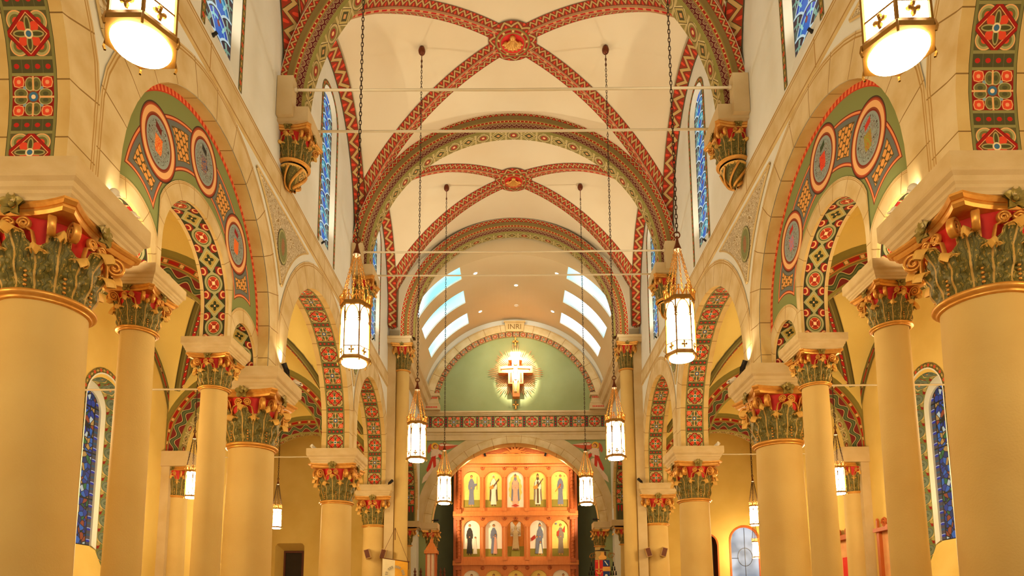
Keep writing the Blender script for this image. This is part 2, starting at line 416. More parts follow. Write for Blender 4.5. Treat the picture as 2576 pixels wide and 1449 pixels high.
# ------------------------------------------------------------------ mesh building
class MB:
    def __init__(s): s.v, s.f, s.uv, s.mi = [], [], [], []
    def face(s, pts, uv=None, m=0):
        b = len(s.v); s.v += [tuple(p) for p in pts]
        s.f.append(tuple(range(b, b + len(pts)))); s.uv.append(uv or [(0, 0)] * len(pts)); s.mi.append(m)
    def grid(s, P, U=None, m=0, cu=False, cv=False):
        b = len(s.v); n, k = len(P), len(P[0])
        for r in P: s.v += [tuple(p) for p in r]
        for i in range(n if cv else n - 1):
            for j in range(k if cu else k - 1):
                i2, j2 = (i + 1) % n, (j + 1) % k
                s.f.append((b + i * k + j, b + i * k + j2, b + i2 * k + j2, b + i2 * k + j))
                if U: s.uv.append([U[i][j], U[i][j2], U[i2][j2], U[i2][j]])
                else: s.uv.append([(j / (k - 1 or 1), i / (n - 1 or 1)), ((j + 1) / (k - 1 or 1), i / (n - 1 or 1)), ((j + 1) / (k - 1 or 1), (i + 1) / (n - 1 or 1)), (j / (k - 1 or 1), (i + 1) / (n - 1 or 1))])
                s.mi.append(m)
        return s
    def box(s, x0, x1, y0, y1, z0, z1, m=0):
        p = [(x, y, z) for z in (z0, z1) for y in (y0, y1) for x in (x0, x1)]
        for q in ((0, 1, 3, 2), (4, 6, 7, 5), (0, 4, 5, 1), (2, 3, 7, 6), (0, 2, 6, 4), (1, 5, 7, 3)): s.face([p[i] for i in q], [(0, 0), (1, 0), (1, 1), (0, 1)], m)
        return s
    def lathe(s, prof, n=24, c=(0, 0, 0), m=0, a0=0.0, sx=1.0, sy=1.0):
        P = [[(c[0] + r * sx * math.cos(a0 + 2 * PI * j / n), c[1] + r * sy * math.sin(a0 + 2 * PI * j / n), c[2] + z) for j in range(n)] for r, z in prof]
        return s.grid(P, None, m, cu=True)
    def prism(s, poly, y0, y1, m=0, ax='y', cap=True):
        """poly of (a,b) extruded along an axis: y -> (a,y,b); x -> (x,a,b); z -> (a,b,z)"""
        f = {'y': lambda a, b, t: (a, t, b), 'x': lambda a, b, t: (t, a, b), 'z': lambda a, b, t: (a, b, t)}[ax]
        n = len(poly)
        for i in range(n):
            a, b = poly[i], poly[(i + 1) % n]
            s.face([f(*a, y0), f(*b, y0), f(*b, y1), f(*a, y1)], [(0, 0), (1, 0), (1, 1), (0, 1)], m)
        if cap:
            s.face([f(*p, y0) for p in poly], list(poly), m); s.face([f(*p, y1) for p in poly], list(poly), m)
        return s
    def tube(s, path, r, n=6, m=0, closed=False):
        rows = []; path = [Vector(p) for p in path]; N = len(path)
        rr = r if isinstance(r, (list, tuple)) else [r] * N
        up = None
        for i, p in enumerate(path):
            t = (path[(i + 1) % N] - path[i - 1]) if closed else (path[min(i + 1, N - 1)] - path[max(i - 1, 0)])
            t.normalize()
            if up is None: up = Vector((0, 0, 1)) if abs(t.z) < 0.9 else Vector((1, 0, 0))
            a = t.cross(up).normalized(); b = a.cross(t).normalized(); up = b
            rows.append([p + (a * math.cos(2 * PI * j / n) + b * math.sin(2 * PI * j / n)) * rr[i] for j in range(n)])
        return s.grid(rows, None, m, cu=True, cv=closed)
    def ball(s, c, r, n=8, k=6, m=0, sz=1.0):
        return s.lathe([(r * math.sin(PI * i / k) + 1e-4, r * sz * -math.cos(PI * i / k)) for i in range(k + 1)], n, c, m)
    def mesh(s, name, mats, smooth=False):
        me = bpy.data.meshes.new(name); me.from_pydata(s.v, [], s.f)
        l = me.uv_layers.new(name='UVMap'); i = 0
        flat = [c for f in s.uv for p in f for c in (float(p[0]), float(p[1]))]
        l.data.foreach_set('uv', flat)
        for x in (mats if isinstance(mats, (list, tuple)) else [mats]): me.materials.append(x)
        me.polygons.foreach_set('material_index', s.mi)
        if smooth: me.polygons.foreach_set('use_smooth', [True] * len(s.f))
        me.update()
        return me
    def build(s, name, mats, parent=None, smooth=False):
        return put(name, s.mesh(name, mats, smooth), parent)
def put(name, me, parent=None, loc=None, rz=0.0, sc=None):
    o = bpy.data.objects.new(name, me); COL.objects.link(o)
    if parent: o.parent = parent
    if loc: o.location = loc
    o.rotation_euler.z = rz
    if sc: o.scale = sc
    return o
def tag(o, label, cat, group=None, kind=None):
    o['label'] = label; o['category'] = cat
    if group: o['group'] = group
    if kind: o['kind'] = kind
    return o
def thing(name, label, cat, loc=(0, 0, 0), rz=0.0, group=None, kind=None):
    o = bpy.data.objects.new(name, None); COL.objects.link(o); o.location = loc; o.rotation_euler.z = rz
    o.empty_display_size = 0.2
    return tag(o, label, cat, group, kind)
SIDE = {-1: 'left', 1: 'right'}
def lerp(a, b, t): return a + (b - a) * t

# ------------------------------------------------------------------ dimensions (metres; x right, y away, z from the eye)
FX, BX = 4.6, 5.35                        # nave arcade wall: nave face, aisle face
CY = [0.9, 6.9, 12.65, 18.85, 24.1]       # big column rows
AX = 9.75                                 # aisle outer wall
ZS = 4.52                                 # springing (top of impost blocks)
SLIM = (8.68, 11.02)
PH = 0.45                                 # half pier
def arch_of(k):                            # bay k between CY[k] and CY[k+1]: centre y, centre z, radius
    a, b = CY[k] + PH, CY[k + 1] - PH
    r = (b - a) / 2
    return ((a + b) / 2, 7.6 - r, r)
ARCH = {k: arch_of(k) for k in range(4)}
ARCH[-1] = (-2.0, 7.6 - 2.45, 2.45)
def arc_pts(c, n=28):
    """arch outline (y, z, arclength) from near foot over the crown to the far foot"""
    y0, zc, r = c; P = []
    st = max(zc - ZS, 0.0)
    for i in range(4): P.append((y0 - r, ZS + st * i / 4))
    for i in range(n + 1):
        a = PI - PI * i / n
        P.append((y0 + r * math.cos(a), zc + r * math.sin(a)))
    for i in range(1, 5): P.append((y0 + r, zc - st * i / 4))
    out = []; L = 0
    for i, p in enumerate(P):
        if i: L += math.hypot(p[0] - P[i - 1][0], p[1] - P[i - 1][1])
        out.append((p[0], p[1], L))
    return out
def phase(p, w, ph, per):
    e = p[-1][2] / w
    return [l / w + (ph - e % per) for y, z, l in p]
def arch_top(c, y):
    d = c[2] ** 2 - (y - c[0]) ** 2
    return c[1] + math.sqrt(d) if d > 0 else None

# vault
VC, VH, VW = 9.95, 4.6, 4.75
def vz(x, y, ya, yb):
    yc, hb = (ya + yb) / 2, (yb - ya) / 2
    t = min(abs(y - yc), hb)
    P = VC + VH * math.sqrt(max(0, 1 - (x / VW) ** 2))
    xx = t * 4.6 / hb
    Q = VC + VH * math.sqrt(max(0, 1 - (xx / VW) ** 2)) - 0.45 * (x / 4.6) ** 2 * (1 - (t / hb) ** 2)
    return max(P, Q)
BAYS = [(-4.0, 0.9), (0.9, 6.9), (6.9, 12.65), (12.65, 18.7), (18.7, 23.9)]

# ------------------------------------------------------------------ the setting
MB().box(-11, 11, -5, 33.5, -EZ - 0.2, -EZ).build('floor', M['floor'])['kind'] = 'structure'
for n, k in enumerate(BAYS):
    mb = MB(); nx, ny = 40, 28
    mb.grid([[(-FX + 2 * FX * i / nx, lerp(k[0], k[1], j / ny), vz(-FX + 2 * FX * i / nx, lerp(k[0], k[1], j / ny), *k)) for i in range(nx + 1)] for j in range(ny + 1)])
    o = mb.build('ceiling', M['vault'], smooth=True); tag(o, 'cream plaster groin vault over nave bay, %s' % ('behind the camera', 'over the camera', 'nearest one in view at the top', 'with the larger boss, middle of the photo', 'farthest, before the barrel vault')[n], 'ceiling', kind='structure')

WIN = [(2, 15.7), (1, 9.75), (3, 21.5)]     # clerestory lancets: bay, centre y
WW, WZ0, WZ1 = 0.62, 8.75, 12.6            # half width, foot, start of the curved head
def win_head(y, yc, half, ztop):
    d = abs(y - yc)
    return ztop + half * 0.85 * math.sqrt(max(0, 1 - (d / half) ** 2))
def nave_wall(s):
    mb = MB()
    def vq(ya, la, ha, yb, lb, hb, X):
        mb.face([(s * X, ya, la), (s * X, yb, lb), (s * X, yb, hb), (s * X, ya, ha)], [(ya, la), (yb, lb), (yb, hb), (ya, ha)])
    ZT = 8.6
    for X, top in ((FX, ZT), (BX, 8.2)):
        for k in (-1, 0, 1, 2, 3):
            p = [(y, z) for y, z, _ in arc_pts(ARCH[k])]
            if k == -1:
                vq(-5, ZS, top, p[0][0], ZS, top, X)
            for a, b in zip(p, p[1:]):
                if b[0] - a[0] > 1e-5: vq(a[0], a[1], top, b[0], b[1], top, X)
            y1 = p[-1][0]; y2 = ARCH[k + 1][0] - ARCH[k + 1][2] if k < 3 else 24.6
            vq(y1, ZS, top, y2, ZS, top, X)
    # clerestory with its lancet openings
    ys = [-5.0]
    for _, yc in sorted(WIN, key=lambda q: q[1]):
        vq(ys[-1], ZT, 14.7, yc - WW, ZT, 14.7, FX)
        n = 12
        for i in range(n):
            a, b = yc - WW + 2 * WW * i / n, yc - WW + 2 * WW * (i + 1) / n
            vq(a, ZT, WZ0, b, ZT, WZ0, FX)
            vq(a, win_head(a, yc, WW, WZ1), 14.7, b, win_head(b, yc, WW, WZ1), 14.7, FX)
        ys.append(yc + WW)
    vq(ys[-1], ZT, 14.7, 24.6, ZT, 14.7, FX)
    # undersides of the straight pieces of wall over the columns
    o = mb.build('wall_' + SIDE[s], M['wall'])
    return tag(o, 'white painted nave wall above the %s arcade' % SIDE[s], 'wall', kind='structure')
for s in (-1, 1): nave_wall(s)

def strip(mb, A, B, U0=0.0, U1=1.0, Ls=None, m=0):
    n = len(A)
    if Ls is None:
        Ls = [0.0]
        for i in range(1, n): Ls.append(Ls[-1] + (Vector(A[i]) + Vector(B[i]) - Vector(A[i - 1]) - Vector(B[i - 1])).length / 2)
    mb.grid([[A[i], B[i]] for i in range(n)], [[(U0, Ls[i]), (U1, Ls[i])] for i in range(n)], m)

TR = [0]
def trim(mb, mats, label, parent=None, smooth=False):
    TR[0] += 1
    o = mb.build('trim_%d' % TR[0], mats, parent, smooth)
    return tag(o, label, 'trim', kind='structure')

BAYNAME = ['nearest camera', 'over the two slim columns', 'third from front', 'farthest, beside the chancel pier']
def ring_yz(mb, c, X, s, w, ylo, yhi, m, joint=0.55):
    p = arc_pts(c); y0, zc, r = c
    A, B, L = [], [], []
    for y, z, l in p:
        A.append((s * X, y, z))
        if z < zc: q = (y + math.copysign(w, y - y0), z)
        else:
            a = math.atan2(z - zc, y - y0); q = (y0 + (r + w) * math.cos(a), zc + (r + w) * math.sin(a))
        B.append((s * X, min(max(q[0], ylo), yhi), q[1])); L.append(l / joint)
    strip(mb, A, B, 0, 1, L, m)
for s in (-1, 1):
    for k in (0, 1, 2, 3):
        c = ARCH[k]; p = arc_pts(c)
        lo = (CY[k] + (0.0)); hi = CY[k + 1]
        mb = MB()
        if k == 1:
            ring_yz(mb, c, FX - 0.012, s, 0.56, lo, hi, 0, 0.62)
            # stone reveal down to the painted tympanum
            strip(mb, [(s * FX, y, z) for y, z, l in p], [(s * 4.8, y, z) for y, z, l in p], 0, 1, [l / 0.62 for y, z, l in p], 1)
            strip(mb, [(s * 5.25, y, z) for y, z, l in p], [(s * BX, y, z) for y, z, l in p], 0, 1, [l / 0.62 for y, z, l in p], 1)
            trim(mb, [M['voussoir'], M['sofstone']], 'stone outer arch round the painted medallion panel, %s side' % SIDE[s])
        else:
            ring_yz(mb, c, FX - 0.012, s, 0.56, lo, hi, 0, 0.62)
            xs = (FX - 0.012, 4.72, 5.22, BX)
            for q, mm in ((0, 1), (1, 2), (2, 1)):
                w = xs[q + 1] - xs[q]
                strip(mb, [(s * xs[q], y, z) for y, z, l in p], [(s * xs[q + 1], y, z) for y, z, l in p], 0, 1, phase(p, 0.45, 0.98, 2.72) if mm == 2 else [l / 0.62 for y, z, l in p], mm)
            trim(mb, [M['voussoir'], M['sofstone'], M['panels']], 'stone arcade arch with painted diamond soffit, %s side, %s' % (SIDE[s], BAYNAME[k]))
    # tympanum of the double-column bay
    c = ARCH[1]; yc = c[0]
    subs = [(yc, 5.07, 1.08), (yc - 1.83, 4.6, 0.53), (yc + 1.83, 4.6, 0.53)]
    mb = MB()
    N = 120; y0, y1 = yc - c[2], yc + c[2]
    def lo_(y):
        for q in subs:
            t = arch_top(q, y)
            if t is not None and abs(y - q[0]) < q[2] - 1e-6: return t
        return ZS
    ys = sorted(set([y0 + (y1 - y0) * i / N for i in range(N + 1)] + [q[0] + e * (q[2] + d) for q in subs for e in (-1, 1) for d in (-1e-4, 1e-4)]))
    for X in (4.8, 5.25):
        for a, b in zip(ys, ys[1:]):
            ta, tb = arch_top(c, max(y0 + 1e-6, min(y1 - 1e-6, a))), arch_top(c, max(y0 + 1e-6, min(y1 - 1e-6, b)))
            la, lb = lo_(a), lo_(b)
            mb.face([(s * X, a, min(la, ta)), (s * X, b, min(lb, tb)), (s * X, b, tb), (s * X, a, ta)], [(-(yc - q[0]), q[1] - 5.2) for q in ((a, min(la, ta)), (b, min(lb, tb)), (b, tb), (a, ta))], 0 if X == 4.8 else 1)
    o = mb.build('wall_%s_tympanum' % SIDE[s], [M['tymL' if s < 0 else 'tymR'], M['aisle']])
    tag(o, 'painted green tympanum with coat of arms medallions, %s side' % SIDE[s], 'wall', kind='structure')
    for q, nm in zip(subs, ('tall central', 'low near', 'low far')):
        p = arc_pts(q, 24); mb = MB()
        lim = {0: (8.58, 10.98), 1: (y0 + 0.0, 8.58), 2: (10.98, y1)}[subs.index(q)]
        ring_yz(mb, q, 4.785, s, 0.26, lim[0], lim[1], 0, 0.4)
        xs = (4.785, 4.83, 5.2, 5.25)
        for j, mm in ((0, 1), (1, 2), (2, 1)):
            strip(mb, [(s * xs[j], y, z) for y, z, l in p], [(s * xs[j + 1], y, z) for y, z, l in p], 0, 1, phase(p, 0.37, 1.2, 2.0) if mm == 2 else [l / 0.4 for y, z, l in p], mm)
        trim(mb, [M['voussoir'], M['sofstone'], M['interlace']], '%s small arch under the medallion panel, %s side' % (nm, SIDE[s]))
    # string course
    mb = MB(); X = FX - 0.03
    ysr = [(-5 + 29.6 * i / 20) for i in range(21)]
    strip(mb, [(s * X, y, 8.15) for y in ysr], [(s * X, y, 8.66) for y in ysr], 0, 1, [y / 3.1 for y in ysr], 0)
    strip(mb, [(s * X, y, 8.66) for y in ysr], [(s * FX, y, 8.7) for y in ysr], 0.2, 0.2, None, 1)
    strip(mb, [(s * X, y, 8.15) for y in ysr], [(s * FX, y, 8.13) for y in ysr], 0.2, 0.2, None, 1)
    trim(mb, [M['course'], M['stone']], 'long stone string course under the %s clerestory' % SIDE[s])
    # carved spandrels
    for k in (1, 2, 3):
        y0c = CY[k]; a, b = ARCH[k - 1], ARCH[k]
        mb = MB(); hi = 7.98; n = 60; up = []
        for i in range(n + 1):
            y = y0c - 2.2 + 4.4 * i / n; z = 5.6
            for q in (a, b):
                rr = q[2] + 0.72; d = rr * rr - (y - q[0]) ** 2
                if d > 0: z = max(z, q[1] + math.sqrt(d))
            if z < hi: up.append((y, z))
        if not up: continue
        X = FX - 0.02
        mb.grid([[(s * X, y, z), (s * X, y, (z + hi) / 2), (s * X, y, hi)] for y, z in up], [[(y, z), (y, (z + hi) / 2), (y, hi)] for y, z in up])
        pts = [(y, z) for y, z in up] + [(up[-1][0], hi), (up[0][0], hi)]
        for q in range(len(pts)):
            A, B = pts[q], pts[(q + 1) % len(pts)]
            mb.tube([(s * X, A[0], A[1]), (s * X, B[0], B[1])], 0.02, 4, 1)
        o = trim(mb, [M['arabesque'], M['stone']], 'carved lace-like spandrel panel, %s wall, %s' % (SIDE[s], ('above the nearest column', 'above the second column', 'above the third column')[k - 1]))
        r = MB(); R = [[(s * (X - 0.015 - 0.01 * (1 - q)), y0c + 0.26 * q * math.cos(2 * PI * i / 28), 7.22 + 0.36 * q * math.sin(2 * PI * i / 28)) for i in range(29)] for q in (0.01, 0.5, 1.0)]
        r.grid(R, [[(q * math.cos(2 * PI * i / 28), q * math.sin(2 * PI * i / 28)) for i in range(29)] for q in (0.01, 0.5, 1.0)])
        r.build('medallion', M['roundel'], o)

# ------------------------------------------------------------------ clerestory lancets
WN = [0]
def window_root(label, loc=(0, 0, 0)):
    WN[0] += 1
    return thing('window_%d' % WN[0], label, 'window', loc, kind='structure')
def head_pts(yc, half, z0, zh, n=14, rise=0.85):
    P = [(yc - half, z0), (yc - half, (z0 + zh) / 2)]
    P += [(yc - half * math.cos(PI * i / n), zh + half * rise * math.sin(PI * i / n)) for i in range(n + 1)]
    return P + [(yc + half, (z0 + zh) / 2), (yc + half, z0)]
def lens(P):
    L = [0.0]
    for a, b in zip(P, P[1:]): L.append(L[-1] + math.hypot(b[0] - a[0], b[1] - a[1]))
    return L
for s in (-1, 1):
    for k, yc in WIN:
        w = window_root('tall blue fan-patterned lancet window, %s clerestory, %s' % (SIDE[s], {1: 'cut off by the top edge', 2: 'in the middle bay', 3: 'far bay by the chancel'}[k]))
        GX = 4.69; hg = 0.47
        gz = 9.12
        o = head_pts(yc, WW, WZ0, WZ1); g = head_pts(yc, hg, gz, WZ1); b = head_pts(yc, WW + 0.13, WZ0, WZ1)
        mb = MB()
        n = len(g)
        for i in range(2, n - 3):
            a, c = g[i], g[i + 1]
            mb.face([(s * GX, a[0], gz), (s * GX, c[0], gz), (s * GX, c[0], c[1]), (s * GX, a[0], a[1])],
                    [((y - yc) / (2 * hg) + 0.5, (z - gz) / (2 * hg)) for y, z in ((a[0], gz), (c[0], gz), (c[0], c[1]), (a[0], a[1]))])
        mb.build('glass', M['fanglass'], w)
        mb = MB()
        strip(mb, [(s * FX, *q) for q in o], [(s * GX, *q) for q in g])
        mb.build('reveal', M['wall'], w)
        mb = MB(); mb.face([(s * FX, yc - WW, WZ0), (s * FX, yc + WW, WZ0), (s * GX, yc + hg, gz), (s * GX, yc - hg, gz)])
        mb.build('sill', M['wall'], w)
        mb = MB(); L = [x / 0.13 for x in lens(o)]
        strip(mb, [(s * (FX - 0.008), *q) for q in o], [(s * (FX - 0.008), *q) for q in b], 0, 1, L)
        mb.build('painted_border', M['border'], w)

# ------------------------------------------------------------------ vault ribs, bosses, transverse arches
def ribbon_rows(path, dirs, bay, half, n=9, lift=0.05, x_lim=4.59):
    rows, U, L = [], [], 0
    for i, (x, y) in enumerate(path):
        r = []
        for j in range(n):
            t = -half + 2 * half * j / (n - 1)
            X = max(-x_lim, min(x_lim, x + dirs[0] * t)); Y = max(bay[0], min(bay[1], y + dirs[1] * t))
            z = vz(X, Y, *bay) - 0.015 - lift * max(0.0, 1 - (abs(t) / (half * 0.35)) ** 2)
            r.append((X, Y, z))
        if i: L += (Vector(r[n // 2]) - Vector(rows[-1][n // 2])).length
        rows.append(r); U.append([(j / (n - 1), L / (2 * half)) for j in range(n)])
    return rows, U
for bi, (ya, yb) in enumerate(BAYS[2:]):
    yc, hb = (ya + yb) / 2, (yb - ya) / 2
    nm = ('top vault, nearest the camera', 'middle vault', 'far vault before the chancel')[bi]
    mb = MB()
    dl = math.hypot(4.6, hb)
    for sx in (-1, 1):
        for sy in (-1, 1):
            N = 34; path = []
            for i in range(N + 1):
                q = 0.07 + 0.915 * math.sin(PI / 2 * i / N)
                path.append((sx * 4.6 * q, yc + sy * hb * q))
            d = (-sy * hb / dl, sx * 4.6 / dl)
            R, U = ribbon_rows(path, d, (ya, yb), 0.25)
            # run down to the spring block
            x, y, z = R[-1][4]
            mb.grid(R, U)
            e = [[(p[0], p[1], lerp(p[2], 10.4, t)) for p in R[-1]] for t in (0, 0.5, 1)]
            mb.grid(e, [[(j / 8, U[-1][0][1] + t * (z - 10.4) / 0.5) for j in range(9)] for t in (0, 0.5, 1)])
    trim(mb, M['rib'], 'crossing diagonal ribs painted red zigzag, %s' % nm, smooth=True)
    for s in (-1, 1):
        mb = MB(); A, B = [], []
        N = 40; C0 = [(lerp(ya + 0.02, yb - 0.02, i / N), vz(4.6, lerp(ya + 0.02, yb - 0.02, i / N), ya, yb)) for i in range(N + 1)]
        C0 = [(ya + 0.02, 10.4), (ya + 0.02, 10.75)] + C0 + [(yb - 0.02, 10.75), (yb - 0.02, 10.4)]
        for i, p in enumerate(C0):
            q, r = C0[max(i - 1, 0)], C0[min(i + 1, len(C0) - 1)]
            ty, tz = r[0] - q[0], r[1] - q[1]; l = math.hypot(ty, tz); ny, nz = tz / l, -ty / l
            if ny * (yc - p[0]) < 0 or (abs(yc - p[0]) < 0.2 and nz > 0): ny, nz = abs(ny) * (1 if p[0] < yc else -1), -abs(nz)
            A.append((s * 4.58, p[0] + ny * 0.34, p[1] + nz * 0.34)); B.append((s * 4.31, p[0] + ny * 0.06, p[1] + nz * 0.06))
        L = [0.0]
        for i in range(1, len(A)): L.append(L[-1] + (Vector(B[i]) - Vector(B[i - 1])).length / 0.36)
        strip(mb, A, B, 0, 1, L)
        trim(mb, M['zigzag'], 'zigzag painted wall rib along the %s wall, %s' % (SIDE[s], nm))
    bz = vz(0, yc, ya, yb) - 0.06
    b = thing('vault_boss', 'round red and gold boss at the rib crossing, %s' % nm, 'boss', (0, yc, bz))
    mb = MB()
    def ringu(r0, r1, z0, z1, m, k):
        n = 40
        mb.grid([[(r0 * math.cos(2 * PI * i / n), r0 * math.sin(2 * PI * i / n), z0), (r1 * math.cos(2 * PI * i / n), r1 * math.sin(2 * PI * i / n), z1)] for i in range(n + 1)], [[(0, k * i / n), (1, k * i / n)] for i in range(n + 1)], m)
    ringu(0.62, 0.44, 0.02, -0.02, 1, 12); ringu(0.44, 0.30, -0.02, -0.05, 2, 10); ringu(0.30, 0.001, -0.05, -0.05, 0, 1)
    mb.build('disc', [M['red'], M['zigzag'], M['dash']], b)
    mb = MB()
    for i in range(-3, 4):
        a = PI / 2 + i * 0.42
        mb.ball((0.13 * math.cos(a), 0.13 * math.sin(a) - 0.06, -0.08), 0.055, 8, 6)
        mb.tube([(0, -0.14, -0.08), (0.1 * math.cos(a), 0.1 * math.sin(a) - 0.07, -0.1), (0.2 * math.cos(a), 0.2 * math.sin(a) - 0.07, -0.09)], [0.02, 0.035, 0.02], 6)
    mb.ball((0, -0.15, -0.08), 0.06, 8, 6)
    mb.build('palmette', M['gold'], b, True).scale = (1.35, 1.35, 1.1)

def trans_arch(Y, R, c, label, extra=0.51, zleg=9.86, back=None):
    prof = [(extra, -0.35), (0.5, -0.35), (0.37, -0.34), (0.29, -0.29), (0.2, -0.26), (0.05, -0.22), (0.0, -0.19)]
    prof = prof + [(r, -y if back is None else min(-y, back + r * 0.01)) for r, y in reversed(prof)]
    ms = [5, 0, 6, 1, 2, 3, 4, 3, 2, 1, 6, 0, 5]
    wd = [1, 0.14, 0.15, 0.1, 0.17, 0.12, 0.38, 0.12, 0.17, 0.1, 0.15, 0.14, 1]
    mb = MB(); N = 72
    angs = [PI * i / N for i in range(N + 1)]
    for q in range(13):
        (r0, y0), (r1, y1) = prof[q], prof[q + 1]
        if q > 6: (r0, y0), (r1, y1) = prof[q + 1], prof[q]
        leg = c - zleg
        A = [(R + r0, Y + y0, zleg)] + [((R + r0) * math.cos(a), Y + y0, c + (R + r0) * math.sin(a)) for a in angs] + [(-R - r0, Y + y0, zleg)]
        B = [(R + r1, Y + y1, zleg)] + [((R + r1) * math.cos(a), Y + y1, c + (R + r1) * math.sin(a)) for a in angs] + [(-R - r1, Y + y1, zleg)]
        strip(mb, A, B, 0, 1, [0] + [(leg + a * R) / wd[q] for a in angs] + [(2 * leg + PI * R) / wd[q]], ms[q])
    trim(mb, [M['zigzag'], M['dash'], M['fans'], M['olive'], M['geo'], M['vault'], M['umber']], label, smooth=True)
trans_arch(12.6, 4.16, 9.95, 'great painted transverse arch, nearest, cut off by the top edge')
trans_arch(18.6, 4.16, 9.95, 'great painted transverse arch between the two vaults in view')
trans_arch(23.9, 3.62, 10.4, 'painted chancel arch before the skylit barrel vault', 0.51, 10.0, 0.1)
# wall over the chancel arch
mb = MB(); N = 40
for i in range(N):
    x0, x1 = -FX + 2 * FX * i / N, -FX + 2 * FX * (i + 1) / N
    def lo2(x):
        d = 4.1 ** 2 - x * x
        return 10.4 + math.sqrt(d) if d > 0 else 10.4
    mb.face([(x0, 24.0, min(lo2(x0), 14.6)), (x1, 24.0, min(lo2(x1), 14.6)), (x1, 24.0, 14.8), (x0, 24.0, 14.8)])
o = mb.build('wall_chancel_arch', M['vault']); tag(o, 'plain wall above the chancel arch', 'wall', kind='structure')

# ------------------------------------------------------------------ capital pieces (neck radius 1, height 2.1)
def shell(P, th, name, m, uvn=True):
    """closed thin shell from a grid of points"""
    n, k = len(P), len(P[0]); mb = MB()
    mb.grid(P)
    Q = []
    for i in range(n):
        r = []
        for j in range(k):
            a = Vector(P[min(i + 1, n - 1)][j]) - Vector(P[max(i - 1, 0)][j]); b = Vector(P[i][min(j + 1, k - 1)]) - Vector(P[i][max(j - 1, 0)])
            nn = a.cross(b)
            nn = nn.normalized() if nn.length > 1e-9 else Vector((1, 0, 0))
            r.append(Vector(P[i][j]) + nn * th)
        Q.append(r)
    mb.grid(Q)
    for i in range(n - 1):
        for j in (0, k - 1): mb.face([P[i][j], P[i + 1][j], Q[i + 1][j], Q[i][j]], [(0, i / n)] * 4)
    for j in range(k - 1):
        for i in (0, n - 1): mb.face([P[i][j], P[i][j + 1], Q[i][j + 1], Q[i][j]], [(j / k, i / n)] * 4)
    return mb.mesh(name, m, True)
def leaf_mesh(h, w, curl, r0=1.02, r1=1.1):
    P = []; n, k = 28, 11
    for i in range(n):
        t = i / (n - 1)
        if t < 0.7:
            z = h * t / 0.7 * 0.9; out = lerp(r0, r1, (t / 0.7) ** 2)
        else:
            a = (t - 0.7) / 0.3 * PI * 0.95
            z = h * 0.9 + curl * math.sin(a) * 0.75; out = r1 + curl * (1 - math.cos(a)) * 0.62
        lob = 0.58 + 0.42 * abs(math.sin(t * PI * 6.5 + 0.4)) ** 0.6
        ww = w * (0.8 + 0.3 * math.sin(PI * min(t * 1.15, 1))) * (1 - 0.82 * max(0, (t - 0.66) / 0.34) ** 1.3) * lob
        row = []
        for j in range(k):
            u = -1 + 2 * j / (k - 1)
            rib = 0.07 * max(0, 1 - abs(u) * 5) + 0.05 * math.sin(abs(u) * 6 - t * 14)
            row.append((out + rib - 0.16 * u * u, u * ww, z - (0.05 * abs(u) if t > 0.7 else 0)))
        P.append(row)
    return P
LEAF_LO = shell(leaf_mesh(0.95, 0.40, 0.34, 1.02, 1.16), -0.03, 'acanthus_leaf', M['leaf'])
LEAF_HI = shell(leaf_mesh(1.34, 0.40, 0.40, 1.0, 1.26), -0.03, 'acanthus_leaf', M['leaf'])
def scroll(cx, cz, rad, stem, wid, turns=2.1, name='volute'):
    """spiral ribbon in the local x-z plane, thickness along y"""
    pts = []
    for p in stem: pts.append((Vector((p[0], 0, p[1])), wid))
    N = 34
    for i in range(N + 1):
        t = i / N; a = PI * 0.95 - t * turns * 2 * PI; r = rad * (1 - 0.86 * t)
        pts.append((Vector((cx + r * math.cos(a), 0, cz + r * math.sin(a))), wid * (1 - 0.2 * t)))
    mb = MB(); rows = []
    for i, (p, w) in enumerate(pts):
        d = pts[min(i + 1, len(pts) - 1)][0] - pts[max(i - 1, 0)][0]; d.normalize(); n = Vector((-d.z, 0, d.x)) * rad * 0.15
        y = Vector((0, w / 2, 0)); bulge = Vector((0, 0.012, 0))
        rows.append([p + n + y, p + y + bulge * 2, p - n + y, p - n - y, p - y - bulge * 2, p + n - y])
    mb.grid(rows, None, 0, cu=True)
    mb.ball((cx, 0, cz), rad * 0.22, 8, 6)
    return mb.mesh(name, M['gold'], True)
VOL_C = scroll(1.5, 1.56, 0.27, [(1.0, 0.85), (1.06, 1.15), (1.16, 1.42)], 0.15)
VOL_H = scroll(0.21, 1.63, 0.17, [(0.52, 0.95), (0.48, 1.2), (0.42, 1.44)], 0.09, name='helix')
BELL = MB().lathe([(0.98, 0), (0.98, 0.5), (1.0, 1.0), (1.04, 1.25)], 24, m=0).lathe([(1.04, 1.25), (1.1, 1.5), (1.16, 1.8), (1.2, 1.98)], 24, m=1).mesh('bell', [M['leaf'], M['red']], True)
NECK = MB().lathe([(0.98, -0.16), (1.06, -0.15), (1.09, -0.12), (1.06, -0.09), (1.13, -0.08), (1.19, -0.03), (1.19, 0.03), (1.12, 0.08), (1.0, 0.09)], 32).mesh('neck_ring', M['gold'], True)
